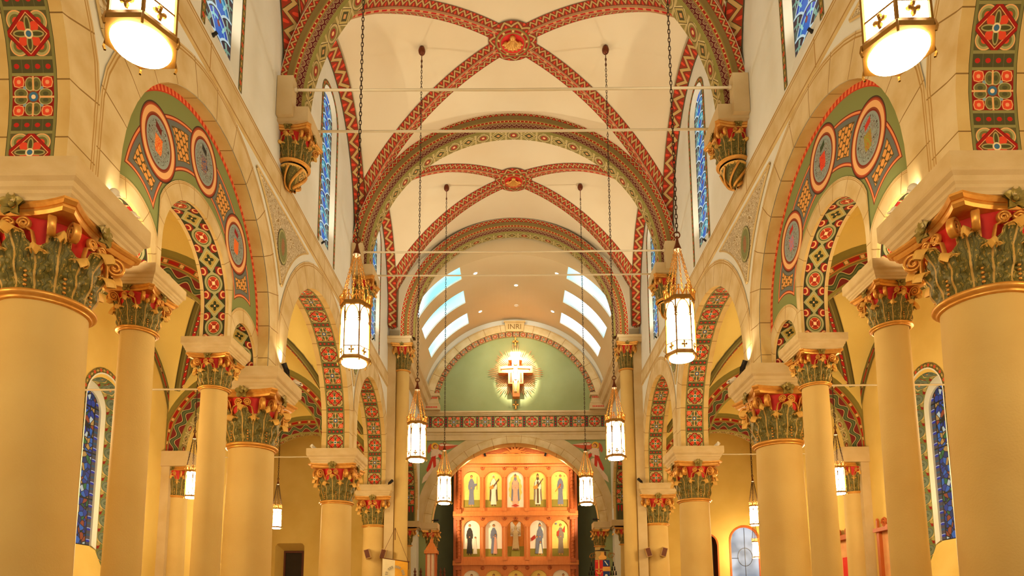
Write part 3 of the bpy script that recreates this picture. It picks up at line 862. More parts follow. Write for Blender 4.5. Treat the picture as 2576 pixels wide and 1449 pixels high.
def abacus_mesh():
    mb = MB(); O = []
    hw, ch, dip = 1.6, 0.2, 0.26
    for q in range(4):
        a = q * PI / 2
        ca, sa = math.cos(a), math.sin(a)
        for i in range(11):
            t = -1 + 2 * i / 10
            x, y = hw - dip * (1 - t * t), t * (hw - ch)
            O.append((x * ca - y * sa, x * sa + y * ca))
    for z0, f0, z1, f1 in ((1.86, 0.9, 1.93, 0.94), (1.93, 0.94, 2.0, 0.94), (2.0, 0.94, 2.0, 0.97), (2.0, 0.97, 2.06, 1.02), (2.06, 1.02, 2.12, 1.02)):
        mb.grid([[(x * f0, y * f0, z0) for x, y in O], [(x * f1, y * f1, z1) for x, y in O]], None, 0, cu=True)
    mb.face([(x * 0.9, y * 0.9, 1.86) for x, y in O]); mb.face([(x * 1.02, y * 1.02, 2.12) for x, y in O])
    return mb.mesh('abacus', M['gold'])
ABACUS = abacus_mesh()
def rosette_mesh():
    mb = MB()
    for i in range(5):
        a = 2 * PI * i / 5 + PI / 2
        P = []
        for q in range(6):
            t = q / 5; r = 0.05 + 0.2 * t; w = 0.1 * math.sin(PI * min(0.95, 0.2 + 0.72 * t)); row = []
            for j in range(5):
                e = -1 + j / 2
                y = r * math.cos(a) - e * w * math.sin(a); z = r * math.sin(a) + e * w * math.cos(a)
                row.append((0.05 + 0.05 * math.sin(t * 2.6) - 0.035 * (1 - e * e) + 0.02 * t, y, z))
            P.append(row)
        mb.grid(P); mb.grid([[(x - 0.04, y, z) for x, y, z in r] for r in P])
    mb.ball((0.07, 0, 0), 0.06, 8, 6)
    return mb.mesh('rosette', M['rosette'], True)
ROSE = rosette_mesh()
def beads_mesh():
    mb = MB()
    for i in range(9): mb.ball((1.06 + 0.02 * i / 9, 0, 0.18 + 0.115 * i), 0.05, 6, 4, sz=0.75)
    return mb.mesh('bead_string', M['gold'], True)
BEADS = beads_mesh()
def block_mesh(h, name='impost_block', hw=1.0):
    """square impost block, half width 1 at the top"""
    mb = MB(); L = [(0, 0.84), (0.10, 0.84), (0.16, 0.87), (0.24, 0.88), (0.3, 0.91), (0.42, 0.93), (0.5, 0.985), (0.55, 1.0), (1.0, 1.0)]
    for (a, p), (b, q) in zip(L, L[1:]):
        mb.grid([[(x * p, y * p, a * h) for x, y in ((-1, -1), (1, -1), (1, 1), (-1, 1))], [(x * q, y * q, b * h) for x, y in ((-1, -1), (1, -1), (1, 1), (-1, 1))]], None, 0, cu=True)
    mb.face([(-.84, -.84, 0), (.84, -.84, 0), (.84, .84, 0), (-.84, .84, 0)]); mb.face([(-1, -1, h), (1, -1, h), (1, 1, h), (-1, 1, h)])
    return mb.mesh(name, M['block'])
BLOCK = block_mesh(1.0)
SHAFTS = {}
def shaft_mesh(r, h):
    key = (round(r, 3), round(h, 2))
    if key not in SHAFTS:
        P = [(r * 1.28, 0), (r * 1.28, 0.1), (r * 1.2, 0.16), (r * 1.24, 0.24), (r * 1.1, 0.3), (r * 1.1, 0.33)]
        P += [(r * (1.08 - 0.1 * (i / 10) ** 1.8), 0.35 + (h - 0.35) * i / 10) for i in range(11)]
        SHAFTS[key] = MB().lathe(P, 40).mesh('shaft', M['column'], True)
    return SHAFTS[key]
def capital(root, z, R, H, full=True, block=None, zb=None, rz=0.0, leaves=None):
    """capital parts under root; z of the neck ring, R neck radius, H height of the block underside above it"""
    k = H / 2.12
    sc = (R, R, k)
    put('neck_ring', NECK, root, (0, 0, z), rz, (R, R, R * 1.0))
    put('bell', BELL, root, (0, 0, z), rz, sc)
    for i in range(8):
        put('acanthus_leaf', LEAF_LO, root, (0, 0, z), rz + i * PI / 4 + PI / 8, sc)
        put('acanthus_leaf', LEAF_HI, root, (0, 0, z), rz + i * PI / 4, sc)
        put('bead_string', BEADS, root, (0, 0, z), rz + i * PI / 4 + PI / 16 * 1.0, sc)
    for q in range(4):
        a = rz + q * PI / 2 + PI / 4
        for e in (-1, 1): put('volute', VOL_C, root, (0, 0, z), a + e * 0.16, sc)
        f = rz + q * PI / 2
        for e in (-1, 1):
            o = put('helix', VOL_H, root, (math.cos(f) * 1.24 * R, math.sin(f) * 1.24 * R, z), f + PI / 2, (R * e, R, k))
        put('rosette', ROSE, root, (math.cos(f) * 1.36 * R, math.sin(f) * 1.36 * R, z + 2.02 * k), f, (R * 1.25, R * 1.25, R * 1.25))
    put('abacus', ABACUS, root, (0, 0, z), rz, sc)
    if block:
        put('impost_block', BLOCK, root, (0, 0, z + H), 0, (block[0], block[1] if len(block) > 2 else block[0], (block[-1]) ))
NECKZ = {1: 3.24, 2: 3.14, 3: 3.1, 4: 3.12}
for s in (-1, 1):
    for i in (1, 2, 3, 4):
        txt = {1: 'largest, at the %s edge', 2: 'second on the %s, beyond the medallion arch', 3: 'third on the %s', 4: 'last on the %s, by the chancel pier'}[i] % SIDE[s]
        t = thing('corinthian_column', 'thick cream column with gilded acanthus capital, ' + txt, 'column', (s * 5, CY[i], -EZ), group='large arcade columns', kind='thing')
        zn = NECKZ[i]; H = 4.12 - zn
        put('shaft', shaft_mesh(0.415, zn - 0.02 + EZ), t)
        capital(t, zn + EZ, 0.405, H, block=(0.69, ZS - 4.12))
    for j, y in enumerate(SLIM):
        t = thing('slim_column', 'slim cream column with gilded capital under the medallion panel, %s one on the %s' % (('nearer', 'farther')[j], SIDE[s]), 'column', (s * 5.02, y, -EZ), group='slim arcade columns', kind='thing')
        put('shaft', shaft_mesh(0.213, 3.73 + EZ), t)
        capital(t, 3.74 + EZ, 0.222, 4.27 - 3.74, block=(0.41, ZS - 4.27))

# ------------------------------------------------------------------ corbels, tie rods, chancel piers
CONSOLE = MB().lathe([(0.02, -0.78), (0.22, -0.74), (0.42, -0.62), (0.6, -0.45), (0.74, -0.25), (0.86, -0.12), (0.9, -0.08)], 24).mesh('console', M['leaf'], True)
mbs = MB()
for i in range(6):
    a0 = i * PI / 3
    mbs.tube([((0.2 + 0.68 * t) * math.cos(a0 + 1.6 * t), (0.2 + 0.68 * t) * math.sin(a0 + 1.6 * t), -0.76 + 0.62 * t * t) for t in [q / 8 for q in range(9)]], 0.07, 6)
SWIRL = mbs.mesh('console_scroll', M['gold'], True)
for s in (-1, 1):
    for y, nm in ((12.65, 'nearer'), (18.7, 'farther, above the second lantern')):
        t = thing('corbel_capital', 'gilded hanging corbel capital carrying the vault arch, %s wall, %s' % (SIDE[s], nm), 'corbel', (s * 4.42, y, 0), group='vault corbels', kind='thing')
        put('console', CONSOLE, t, (0, 0, 8.86), 0, (0.3, 0.33, 0.55)); put('console_scroll', SWIRL, t, (0, 0, 8.86), 0, (0.3, 0.33, 0.55))
        capital(t, 8.9, 0.285, 0.66)
        MB().box(-0.36 if s < 0 else -0.42, 0.42 if s < 0 else 0.36, -0.5, 0.5, 9.56, 9.86).build('abacus_slab', M['block'], t)
        xx = sorted((s * 0.17, s * -0.14))
        MB().box(xx[0], xx[1], -0.6, -0.38, 9.62, 10.45).build('spring_block', M['block'], t)
for Y in (12.16, 12.9):
    for yo, nm in ((0, 'nearer arch'), (6.05, 'farther arch')):
        z = 10.22 if Y < 12.5 else 9.9
        mb = MB(); mb.tube([(-4.5, Y + yo, z), (0, Y + yo, z - 0.02), (4.5, Y + yo, z)], 0.026, 8)
        for e in (-1, 1): mb.tube([(e * 4.3, Y + yo, z), (e * 4.22, Y + yo, z)], 0.045, 8)
        tag(mb.build('tie_rod', M['rod'], smooth=True), 'thin cream tie rod across the nave at the %s, %s of its pair' % (nm, 'upper' if z > 10 else 'lower'), 'rod', 'nave tie rods')
for s in (-1, 1):
    mb = MB(); x = sorted((s * 4.62, s * 4.3)); mb.box(x[0], x[1], 23.75, 24.6, -EZ, 9.78); x = sorted((s * 4.62, s * 3.78)); mb.box(x[0], x[1], 23.62, 24.5, 9.76, 10.02)
    x = sorted((s * 4.62, s * 3.72)); mb.box(x[0], x[1], 23.58, 24.54, 9.92, 10.02)
    trim(mb, M['block'], 'tall chancel pier with impost, %s side' % SIDE[s])
    t = thing('engaged_column', 'tall engaged column of the chancel arch with gilded capital high up, %s side' % SIDE[s], 'column', (s * 4.08, 23.96, -EZ), group='chancel arch columns', kind='thing')
    put('shaft', shaft_mesh(0.24, 8.77 + EZ), t)
    capital(t, 8.78 + EZ, 0.25, 0.98)

AVC, AVH = ZS, 3.3
def az(x, y, ya, yb):
    xc, hx = 7.45, 2.1; yc, hb = (ya + yb) / 2, (yb - ya) / 2
    a = min(1, abs(x - xc) / (hx + 0.25)); b = min(1, abs(y - yc) / (hb + 0.25))
    return AVC + AVH * max(math.sqrt(1 - a * a), math.sqrt(1 - b * b))
AB = [(-5, 0.9), (0.9, 6.9), (6.9, 12.65), (12.65, 18.85), (18.85, 24.1), (24.1, 29.4)]
# ------------------------------------------------------------------ lanterns
HEX = [(math.cos(PI / 6 + i * PI / 3 + PI / 6), math.sin(PI / 6 + i * PI / 3 + PI / 6)) for i in range(6)]
def hexring(mb, r0, z0, r1, z1, m=0):
    mb.grid([[(x * r0, y * r0, z0) for x, y in HEX], [(x * r1, y * r1, z1) for x, y in HEX]], None, m, cu=True)
def lantern_meshes():
    D = {}
    mb = MB(); hexring(mb, 0.236, 0.1, 0.226, 0.94); D['glass_panels'] = mb.mesh('glass_panels', M['lamp'])
    D['diffuser'] = MB().lathe([(0.2, 0.07), (0.2, 0.045), (0.19, 0.03), (0.001, 0.02)], 32).mesh('diffuser', M['lamp'], True)
    mb = MB()
    for a, b, c, d in ((0.2, 0.055, 0.262, 0.06), (0.262, 0.06, 0.268, 0.09), (0.268, 0.09, 0.25, 0.125), (0.25, 0.125, 0.23, 0.13), (0.2, 0.055, 0.19, 0.08)): hexring(mb, a, b, c, d)
    hexring(mb, 0.242, 0.25, 0.244, 0.265); hexring(mb, 0.232, 0.9, 0.25, 0.92); hexring(mb, 0.25, 0.92, 0.25, 0.97); hexring(mb, 0.25, 0.97, 0.2, 0.975)
    for i, (x, y) in enumerate(HEX):
        mb.tube([(x * 0.24, y * 0.24, 0.1), (x * 0.232, y * 0.232, 0.95)], 0.015, 5)
        x2, y2 = HEX[(i + 1) % 6]
        P = lambda t, z, f=0.236: ((x + (x2 - x) * t) * f, (y + (y2 - y) * t) * f, z)
        # pointed tracery
        for e in (0, 1):
            pts = []
            for q in range(7):
                a = q / 6
                tt = 0.06 + 0.44 * (1 - math.cos(a * PI / 2)); pts.append(P(tt if not e else 1 - tt, 0.7 + 0.2 * math.sin(a * PI / 2)))
            mb.tube(pts, 0.011, 4)
            mb.tube([P(0.06 if not e else 0.94, 0.7), P(0.12 if not e else 0.88, 0.665), P(0.03 if not e else 0.97, 0.64)], 0.009, 4)
        # cross in the low panel
        mb.tube([P(0.5, 0.135), P(0.5, 0.25)], 0.013, 4); mb.tube([P(0.34, 0.2), P(0.66, 0.2)], 0.013, 4)
        for t, z in ((0.36, 0.2), (0.64, 0.2), (0.5, 0.235), (0.5, 0.165)): mb.ball(P(t, z), 0.022, 6, 4)
        mb.tube([(x * 0.262, y * 0.262, 0.1), (x * 0.275, y * 0.275, 0.05), (x * 0.262, y * 0.262, 0.02)], 0.01, 4)
    D['frame'] = mb.mesh('frame', M['bronze'], False)
    mb = MB()
    for i, (x, y) in enumerate(HEX):
        x2, y2 = HEX[(i + 1) % 6]
        P = lambda t, z, f=0.25: ((x + (x2 - x) * t) * f, (y + (y2 - y) * t) * f, z)
        for e in (0.0, 0.5):
            mb.tube([P(e, 0.97), P(e + 0.12, 1.04), P(e + 0.25, 1.07), P(e + 0.38, 1.04), P(e + 0.5, 0.97)], 0.009, 4)
            mb.tube([P(e + 0.25, 0.97), P(e + 0.25, 1.09)], 0.012, 4); mb.ball(P(e + 0.25, 1.11), 0.02, 6, 4)
        mb.tube([P(0, 0.96), P(0, 1.08)], 0.015, 5); mb.ball(P(0, 1.1), 0.028, 6, 4)
    D['crest'] = mb.mesh('crest', M['gold'], True)
    mb = MB(); mb.lathe([(0.012, 2.0), (0.018, 1.95), (0.03, 1.89), (0.055, 1.82), (0.068, 1.78), (0.066, 1.775)], 20)
    mb.tube([(0.05 * math.cos(q * PI / 6), 0, 2.02 + 0.05 * math.sin(q * PI / 6)) for q in range(12)], 0.012, 5, closed=True)
    D['cap'] = mb.mesh('cap', M['copper'], True)
    D['reflector'] = MB().lathe([(0.066, 1.775), (0.05, 1.755), (0.001, 1.75)], 20).mesh('reflector', M['white'], True)
    D['canopy'] = MB().lathe([(0.001, -0.45), (0.012, -0.45), (0.012, -0.1), (0.05, -0.1), (0.085, -0.06), (0.1, 0.0), (0.085, 0.06), (0.07, 0.1), (0.001, 0.1)], 20).mesh('canopy', M['copper'], True)
    return D
def chain_mesh(path, pitch, wid, r, m, name):
    a, b = Vector(path[0]), Vector(path[1]); L = (b - a).length; n = max(2, int(L / pitch)); d = (b - a) / n
    dn = d.normalized(); u = dn.cross(Vector((0, 1, 0.01))).normalized(); w = dn.cross(u)
    mb = MB()
    for i in range(n):
        c = a + d * (i + 0.5); ax = u if i % 2 else w
        pts = [c + dn * (pitch * 0.66 * math.cos(q * PI / 4)) + ax * (wid * math.sin(q * PI / 4)) for q in range(8)]
        mb.tube(pts, r, 4, 0, True)
    return mb.mesh(name, m, True)
LM = lantern_meshes()
ALM = {}
for nm in ('glass_panels', 'diffuser'):
    ALM[nm] = LM[nm].copy(); ALM[nm].materials[0] = M['alamp']
SUSP = chain_mesh((( 0.235, 0, 1.05), (0.045, 0, 1.78)), 0.036, 0.013, 0.0055, M['gold'], 'suspension_chain')
LONG = chain_mesh(((0, 0, 2.06), (0, 0, 10.6)), 0.075, 0.02, 0.0075, M['iron'], 'chain')
ASUSP = chain_mesh(((0.235, 0, 1.05), (0.05, 0, 2.05)), 0.05, 0.016, 0.007, M['iron'], 'suspension_chain')
ALONG = chain_mesh(((0, 0, 2.3), (0, 0, 6.85)), 0.1, 0.024, 0.01, M['iron'], 'chain')
def lantern(loc, label, aisle=False, rz=0.0):
    t = thing('aisle_lantern' if aisle else 'pendant_lantern', label, 'lantern', loc, group='aisle lanterns' if aisle else 'nave lanterns', kind='thing')
    for nm in ('glass_panels', 'diffuser', 'frame', 'crest'): put(nm, LM[nm], t)
    for i in range(6): put('suspension_chain', ASUSP if aisle else SUSP, t, None, PI / 3 * i + PI / 3)
    put('cap', LM['cap'], t, (0, 0, 0.3) if aisle else None); put('reflector', LM['reflector'], t, (0, 0, 0.3) if aisle else None)
    put('chain', ALONG if aisle else LONG, t)
    bay = [b for b in (AB if aisle else BAYS) if b[0] <= loc[1] <= b[1]][0]
    top = (az if aisle else vz)(abs(loc[0]), loc[1], *bay) - loc[2]
    put('canopy', LM['canopy'], t, (0, 0, top / 0.7 - 0.1 if aisle else top - 0.1))
    if aisle:
        for c in t.children:
            if c.name.split('.')[0] in ('glass_panels', 'diffuser'): c.data = ALM[c.name.split('.')[0]]
    t.rotation_euler.z = rz
    return t
for s in (-1, 1):
    for Y, xl, xr, zl, zr, nm in ((4.1, 2.48, 2.57, 3.73, 3.64, 'largest, cut off by the top edge'), (9.8, 2.4, 2.5, 3.68, 3.73, 'second from the front'), (15.77, 2.33, 2.38, 3.56, 3.58, 'third from the front'), (21.45, 2.27, 2.26, 3.46, 3.4, 'smallest, in front of the altar screen'), (-1.2, 2.4, 2.4, 3.6, 3.6, 'behind the camera')):
        ln_ = lantern((-xl if s < 0 else xr, Y, zl if s < 0 else zr), 'lit hexagonal gilt lantern, %s row, %s' % (SIDE[s], nm))
        ln_.scale = (0.92, 0.92, 1.0)
    for Y, nm in ((15.77, 'near the stained glass window bay'), (21.5, 'deeper, near the end wall'), (9.8, 'behind the medallion arch'), (4.0, 'beside the camera')):
        l = lantern((s * 7.6, Y, 2.72), 'small lit lantern hanging in the %s aisle, %s' % (SIDE[s], nm), True)
        l.scale = (0.64, 0.64, 0.7)
    if s > 0:
        l = lantern((9.2, 26.1, 2.05), 'tiny lit lantern in front of the frosted window, right aisle end', True); l.scale = (0.5, 0.5, 0.7)

# ------------------------------------------------------------------ aisles
for s in (-1, 1):
    for n, k in enumerate(AB):
        mb = MB(); nx, ny = 24, 24
        mb.grid([[(s * lerp(BX, AX, i / nx), lerp(k[0], k[1], j / ny), az(lerp(BX, AX, i / nx), lerp(k[0], k[1], j / ny), *k)) for i in range(nx + 1)] for j in range(ny + 1)])
        tag(mb.build('ceiling', M['aislev'], smooth=True), 'ochre groin vault of the %s aisle, bay %s' % (SIDE[s], ('behind the camera', 'beside the camera', 'behind the medallion arch', 'by the stained glass window', 'third from front', 'farthest')[n]), 'ceiling', kind='structure')
        if 2 <= n <= 4:
            mb = MB(); xc, yc, hb = 7.45, (k[0] + k[1]) / 2, (k[1] - k[0]) / 2
            for sx in (-1, 1):
                for sy in (-1, 1):
                    dl = math.hypot(2.1, hb); d = (-sy * hb / dl, sx * 2.1 / dl); R, U, L = [], [], 0
                    for i in range(25):
                        q = math.sin(PI / 2 * i / 24) * 0.985; x, y = xc + sx * 2.1 * q, yc + sy * hb * q; r = []
                        for j in range(7):
                            t = -0.2 + 0.4 * j / 6
                            X = min(max(x + d[0] * t, BX), AX); Y = min(max(y + d[1] * t, k[0]), k[1])
                            r.append((s * X, Y, az(X, Y, *k) - 0.012 - 0.05 * (1 - abs(j - 3) / 3)))
                        if R: L += (Vector(r[3]) - Vector(R[-1][3])).length
                        R.append(r); U.append([(j / 6, L / 0.4) for j in range(7)])
                    mb.grid(R, U)
            # wall rib on the outer wall
            P = [(y_, az(AX, y_, *k)) for y_ in [lerp(k[0] + 0.03, k[1] - 0.03, i / 30) for i in range(31)]]
            strip(mb, [(s * (AX - 0.03), y_, z_) for y_, z_ in P], [(s * (AX - 0.03), yc + (y_ - yc) * 0.93, z_ - 0.2) for y_, z_ in P])
            trim(mb, M['olrib'], 'olive painted diagonal ribs of the %s aisle vault, %s' % (SIDE[s], ('behind the medallion arch', 'by the stained glass window', 'third bay')[n - 2]), smooth=True)
    for q, Y in enumerate((6.9, 12.65, 18.85, 24.1)):
        mb = MB(); N = 36; R = 1.98; xc = 7.4
        prof = [(1.7, -0.29), (0.62, -0.29), (0.5, -0.3), (0.3, -0.3), (0.04, -0.17), (0, -0.14), (0, 0.14), (0.04, 0.17), (0.3, 0.3), (0.62, 0.3), (1.7, 0.3)]
        ms = [4, 0, 1, 2, 0, 3, 0, 2, 0, 4]
        cl = lambda x: min(max(x, BX + 0.01), AX - 0.01)
        for i in range(10):
            (r0, y0), (r1, y1) = prof[i], prof[i + 1]
            A = [(s * cl(xc + (R + r0) * math.cos(PI * j / N)), Y + y0, ZS + (R + r0) * math.sin(PI * j / N)) for j in range(N + 1)]
            B = [(s * cl(xc + (R + r1) * math.cos(PI * j / N)), Y + y1, ZS + (R + r1) * math.sin(PI * j / N)) for j in range(N + 1)]
            strip(mb, A, B, 0, 1, [PI * j / N * R / 0.26 for j in range(N + 1)], ms[i])
        trim(mb, [M['olive'], M['dash'], M['wave'], M['geo'], M['aislev']], 'green and red painted arch across the %s aisle, %s' % (SIDE[s], ('nearest', 'second', 'third', 'farthest')[q]), smooth=True)
    for q, Y in enumerate((12.65, 18.85, 24.1)):
        mb = MB(); x = sorted((s * 9.52, s * (AX + 0.02))); mb.box(x[0], x[1], Y - 0.42, Y + 0.42, -EZ, ZS - 0.42)
        x = sorted((s * 9.02, s * (AX + 0.02))); mb.box(x[0], x[1], Y - 0.48, Y + 0.48, ZS - 0.42, ZS)
        trim(mb, M['block'], 'wall pilaster strip with impost, %s aisle, %s' % (SIDE[s], ('near', 'middle', 'far')[q]))
        t = thing('half_column', 'half column with gilded capital on the outer wall of the %s aisle, %s' % (SIDE[s], ('nearest', 'middle one', 'farthest')[q]), 'column', (s * 9.48, Y, -EZ), group='aisle half columns', kind='thing')
        put('shaft', shaft_mesh(0.27, 3.29 + EZ), t); capital(t, 3.3 + EZ, 0.265, ZS - 0.42 - 3.3)
    for Y, z, nm in ((12.65, 4.32, 'nearer'), (18.85, 4.44, 'farther')):
        mb = MB(); mb.tube([(s * 5.3, Y, z), (s * 9.7, Y, z)], 0.018, 6)
        tag(mb.build('tie_rod', M['rod'], smooth=True), 'thin tie rod across the %s aisle, %s' % (SIDE[s], nm), 'rod', 'aisle tie rods')
    # outer wall with the deep stained glass window
    yc, half, z0, zh = 15.72, 0.74, 0.6, 5.0
    mb = MB()
    def aq(ya, la, ha, yb, lb, hb): mb.face([(s * AX, ya, la), (s * AX, yb, lb), (s * AX, yb, hb), (s * AX, ya, ha)], [(ya, la), (yb, lb), (yb, hb), (ya, ha)])
    aq(-5, -EZ, 7.9, yc - half, -EZ, 7.9); aq(yc + half, -EZ, 7.9, 29.4, -EZ, 7.9)
    for i in range(16):
        a, b = yc - half + 2 * half * i / 16, yc - half + 2 * half * (i + 1) / 16
        aq(a, -EZ, z0, b, -EZ, z0); aq(a, win_head(a, yc, half, zh), 7.9, b, win_head(b, yc, half, zh), 7.9)
    tag(mb.build('wall_aisle_' + SIDE[s], M['aisle']), 'ochre outer wall of the %s aisle' % SIDE[s], 'wall', kind='structure')
    w = window_root('deep stained glass window with painted heart-scroll jambs, %s aisle' % SIDE[s])
    o = head_pts(yc, half, z0, zh, 18, 1.0); GX = 10.12; g = head_pts(yc, 0.66, z0 + 0.0, zh - 0.05, 18, 1.0); f = head_pts(yc, 0.47, 1.68, zh - 0.1, 18, 1.0)
    b = head_pts(yc, half + 0.13, z0, zh, 18, 1.0)
    mb = MB(); strip(mb, [(s * GX, *q) for q in g], [(s * AX, *q) for q in o], 0, 1, [l / 0.42 for l in lens(o)]); mb.build('heart_scroll_jamb', M['hearts'], w)
    mb = MB(); strip(mb, [(s * (AX - 0.008), *q) for q in o], [(s * (AX - 0.008), *q) for q in b], 0, 1, [l / 0.13 for l in lens(o)]); mb.build('painted_border', M['border'], w)
    mb = MB(); g2 = head_pts(yc, 0.66, 1.6, zh - 0.05, 18, 1.0); strip(mb, [(s * GX, *q) for q in f], [(s * GX, *q) for q in g2])
    e = head_pts(yc, half + 0.01, z0, zh, 18, 1.0); e2 = head_pts(yc, half - 0.025, z0, zh, 18, 1.0)
    strip(mb, [(s * (AX - 0.02), *q) for q in e], [(s * (AX - 0.02), *q) for q in e2]); strip(mb, [(s * (AX - 0.02), *q) for q in e2], [(s * (AX + 0.03), *q) for q in e2])
    mb.build('stone_frame', M['wall'], w)
    mb = MB(); mb.prism([(AX, z0), (GX + 0.06, 1.7), (GX + 0.06, z0)], yc - half, yc + half) if s > 0 else mb.prism([(-AX, z0), (-GX - 0.06, 1.7), (-GX - 0.06, z0)], yc - half, yc + half)
    mb.build('sill', M['aisle'], w)
    mb = MB()
    for i in range(2, len(f) - 3):
        p, q = f[i], f[i + 1]
        mb.face([(s * (GX + 0.05), p[0], 1.66), (s * (GX + 0.05), q[0], 1.66), (s * (GX + 0.05), *q), (s * (GX + 0.05), *p)], [((y - yc) / 0.94 + 0.5, (z - 1.66) / 0.94) for y, z in ((p[0], 1.66), (q[0], 1.66), q, p)])
    strip(mb, [(s * GX, *q) for q in f], [(s * (GX + 0.05), *q) for q in f], m=1)
    mb.build('glass', [M['stained'], M['wall']], w)
# aisle end walls
def arch_poly(x0, x1, z0, zt, n=16):
    r = (x1 - x0) / 2; c = (x0 + x1) / 2
    return [(x0, z0)] + [(c - r * math.cos(PI * i / n), zt - r + r * math.sin(PI * i / n)) for i in range(n + 1)] + [(x1, z0)]
def holes_wall(mb, x0, x1, y, zt, holes, m=0):
    xs = [x0]
    for a, b, f in holes:
        mb.face([(xs[-1], y, -EZ), (a, y, -EZ), (a, y, zt), (xs[-1], y, zt)], None, m)
        for i in range(16):
            p, q = lerp(a, b, i / 16), lerp(a, b, (i + 1) / 16)
            mb.face([(p, y, f(p)), (q, y, f(q)), (q, y, zt), (p, y, zt)], None, m)
        xs.append(b)
    mb.face([(xs[-1], y, -EZ), (x1, y, -EZ), (x1, y, zt), (xs[-1], y, zt)], None, m)
YE = 27.0
def rnd(a, b, zt):
    c, r = (a + b) / 2, (b - a) / 2
    return lambda x: zt - r + math.sqrt(max(0, r * r - (x - c) ** 2))
mb = MB(); holes_wall(mb, 5.0, AX, YE, 7.9, [(7.15, 8.0, rnd(7.15, 8.0, 3.1)), (8.55, 9.66, rnd(8.55, 9.66, 3.38))])
tag(mb.build('wall_aisle_end_right', M['aisle']), 'end wall of the right aisle with two arched openings', 'wall', kind='structure')
mb = MB(); holes_wall(mb, -AX, -5.0, YE, 7.9, [(-9.55, -8.4, lambda x: 2.85 - 0.12 * max(0, (abs(x + 8.97) - 0.45) / 0.13) ** 2)])
tag(mb.build('wall_aisle_end_left', M['aisle']), 'end wall of the left aisle with a deep doorway', 'wall', kind='structure')
d = thing('door_1', 'dark doorway with rounded corners at the end of the left aisle', 'door', (-8.97, YE, -EZ), kind='structure')
H = 2.85 + EZ
mb = MB(); mb.face([(-0.58, 0, 0), (-0.58, 0, H), (-0.4, 0.55, H - 0.25), (-0.4, 0.55, 0)]); mb.face([(0.57, 0, 0), (0.57, 0, H), (0.4, 0.55, H - 0.25), (0.4, 0.55, 0)]); mb.face([(-0.58, 0, H), (0.57, 0, H), (0.4, 0.55, H - 0.25), (-0.4, 0.55, H - 0.25)])
mb.build('splayed_jamb', M['aisle'], d)
mb = MB(); mb.box(-0.42, 0.42, 0.56, 0.6, 0, H - 0.22); mb.build('door_leaf', M['dark'], d)
mb = MB(); mb.box(-0.4, -0.33, 0.5, 0.58, 0, H - 0.26); mb.box(0.33, 0.4, 0.5, 0.58, 0, H - 0.26); mb.box(-0.33, 0.33, 0.5, 0.58, H - 0.34, H - 0.26); mb.build('door_frame', M['woodb'], d)
d = thing('door_2', 'dark arched opening at the end of the right aisle', 'door', (7.575, YE, 0), kind='structure')
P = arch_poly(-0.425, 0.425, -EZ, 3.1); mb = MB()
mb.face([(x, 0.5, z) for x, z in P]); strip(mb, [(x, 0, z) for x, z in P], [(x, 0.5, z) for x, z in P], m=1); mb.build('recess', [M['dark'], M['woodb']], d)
mb = MB(); Q = arch_poly(-0.48, 0.48, -EZ, 3.16); strip(mb, [(x, -0.02, z) for x, z in P], [(x, -0.02, z) for x, z in Q]); strip(mb, [(x, -0.02, z) for x, z in Q], [(x, 0.01, z) for x, z in Q]); mb.build('painted_edge', M['woodd'], d)
w = window_root('round-headed frosted window with thin leading at the end of the right aisle', (9.105, YE, 0))
P = arch_poly(-0.555, 0.555, -EZ, 3.38); mb = MB(); mb.face([(x, 0.12, z) for x, z in P]); mb.build('glass', M['frost'], w)
mb = MB(); Q = arch_poly(-0.62, 0.62, -EZ, 3.45); strip(mb, [(x, -0.02, z) for x, z in P], [(x, -0.02, z) for x, z in Q]); strip(mb, [(x, -0.02, z) for x, z in P], [(x, 0.13, z) for x, z in P]); strip(mb, [(x, -0.02, z) for x, z in Q], [(x, 0.01, z) for x, z in Q]); mb.build('frame', M['woodd'], w)
mb = MB(); mb.tube([(0.02, 0.1, -EZ), (0.02, 0.1, 3.36)], 0.012, 5)
for z in (2.15, 1.0, 0.0): mb.tube([(-0.54, 0.1, z), (-0.24 if z > 2 else 0.54, 0.1, z)], 0.012, 5)
mb.tube([(0.02 + 0.29 * math.cos(2 * PI * i / 24), 0.1, 2.2 + 0.36 * math.sin(2 * PI * i / 24)) for i in range(24)], 0.012, 5, closed=True)
mb.build('leading', M['black'], w)
# wooden station frames on the right outer wall
for Y, nm in ((20.0, 'between the half columns, deeper in'), (17.45, 'just beyond the stained glass window')):
    t = thing('picture_frame', 'carved wooden frame on the right aisle wall, %s' % nm, 'picture', (AX, Y, 0), group='wooden picture frames')
    mb = MB(); mb.box(-0.14, 0, -0.62, 0.62, 0.2, 0.3); mb.box(-0.14, 0, -0.62, -0.5, 0.3, 2.1); mb.box(-0.14, 0, 0.5, 0.62, 0.3, 2.1); mb.box(-0.2, 0, -0.68, 0.68, 2.1, 2.2); mb.build('frame', M['woodd'], t)
    mb = MB(); mb.box(-0.05, -0.01, -0.5, 0.5, 0.3, 2.1); mb.box(-0.06, -0.05, -0.2, 0.2, 0.5, 1.6, 1); mb.build('painting', [mat('station_ground', lambda: mixc('#d8b070', noise(3), '#c87848')), M['red']], t)
    mb = MB()
    for e in (-1, 1):
        mb.box(-0.13, -0.07, e * 0.6 - 0.03, e * 0.6 + 0.03, 2.2, 2.42); mb.ball((-0.1, e * 0.6, 2.44), 0.04)
        mb.tube([(-0.1, e * (0.26 + 0.14 * (1 - q / 16) * math.cos(q * 0.8)), 2.32 + 0.14 * (1 - q / 16) * math.sin(q * 0.8)) for q in range(17)], 0.03, 6)
    mb.box(-0.12, -0.06, -0.3, 0.3, 2.2, 2.26)
    mb.build('crest', M['woodd'], t)

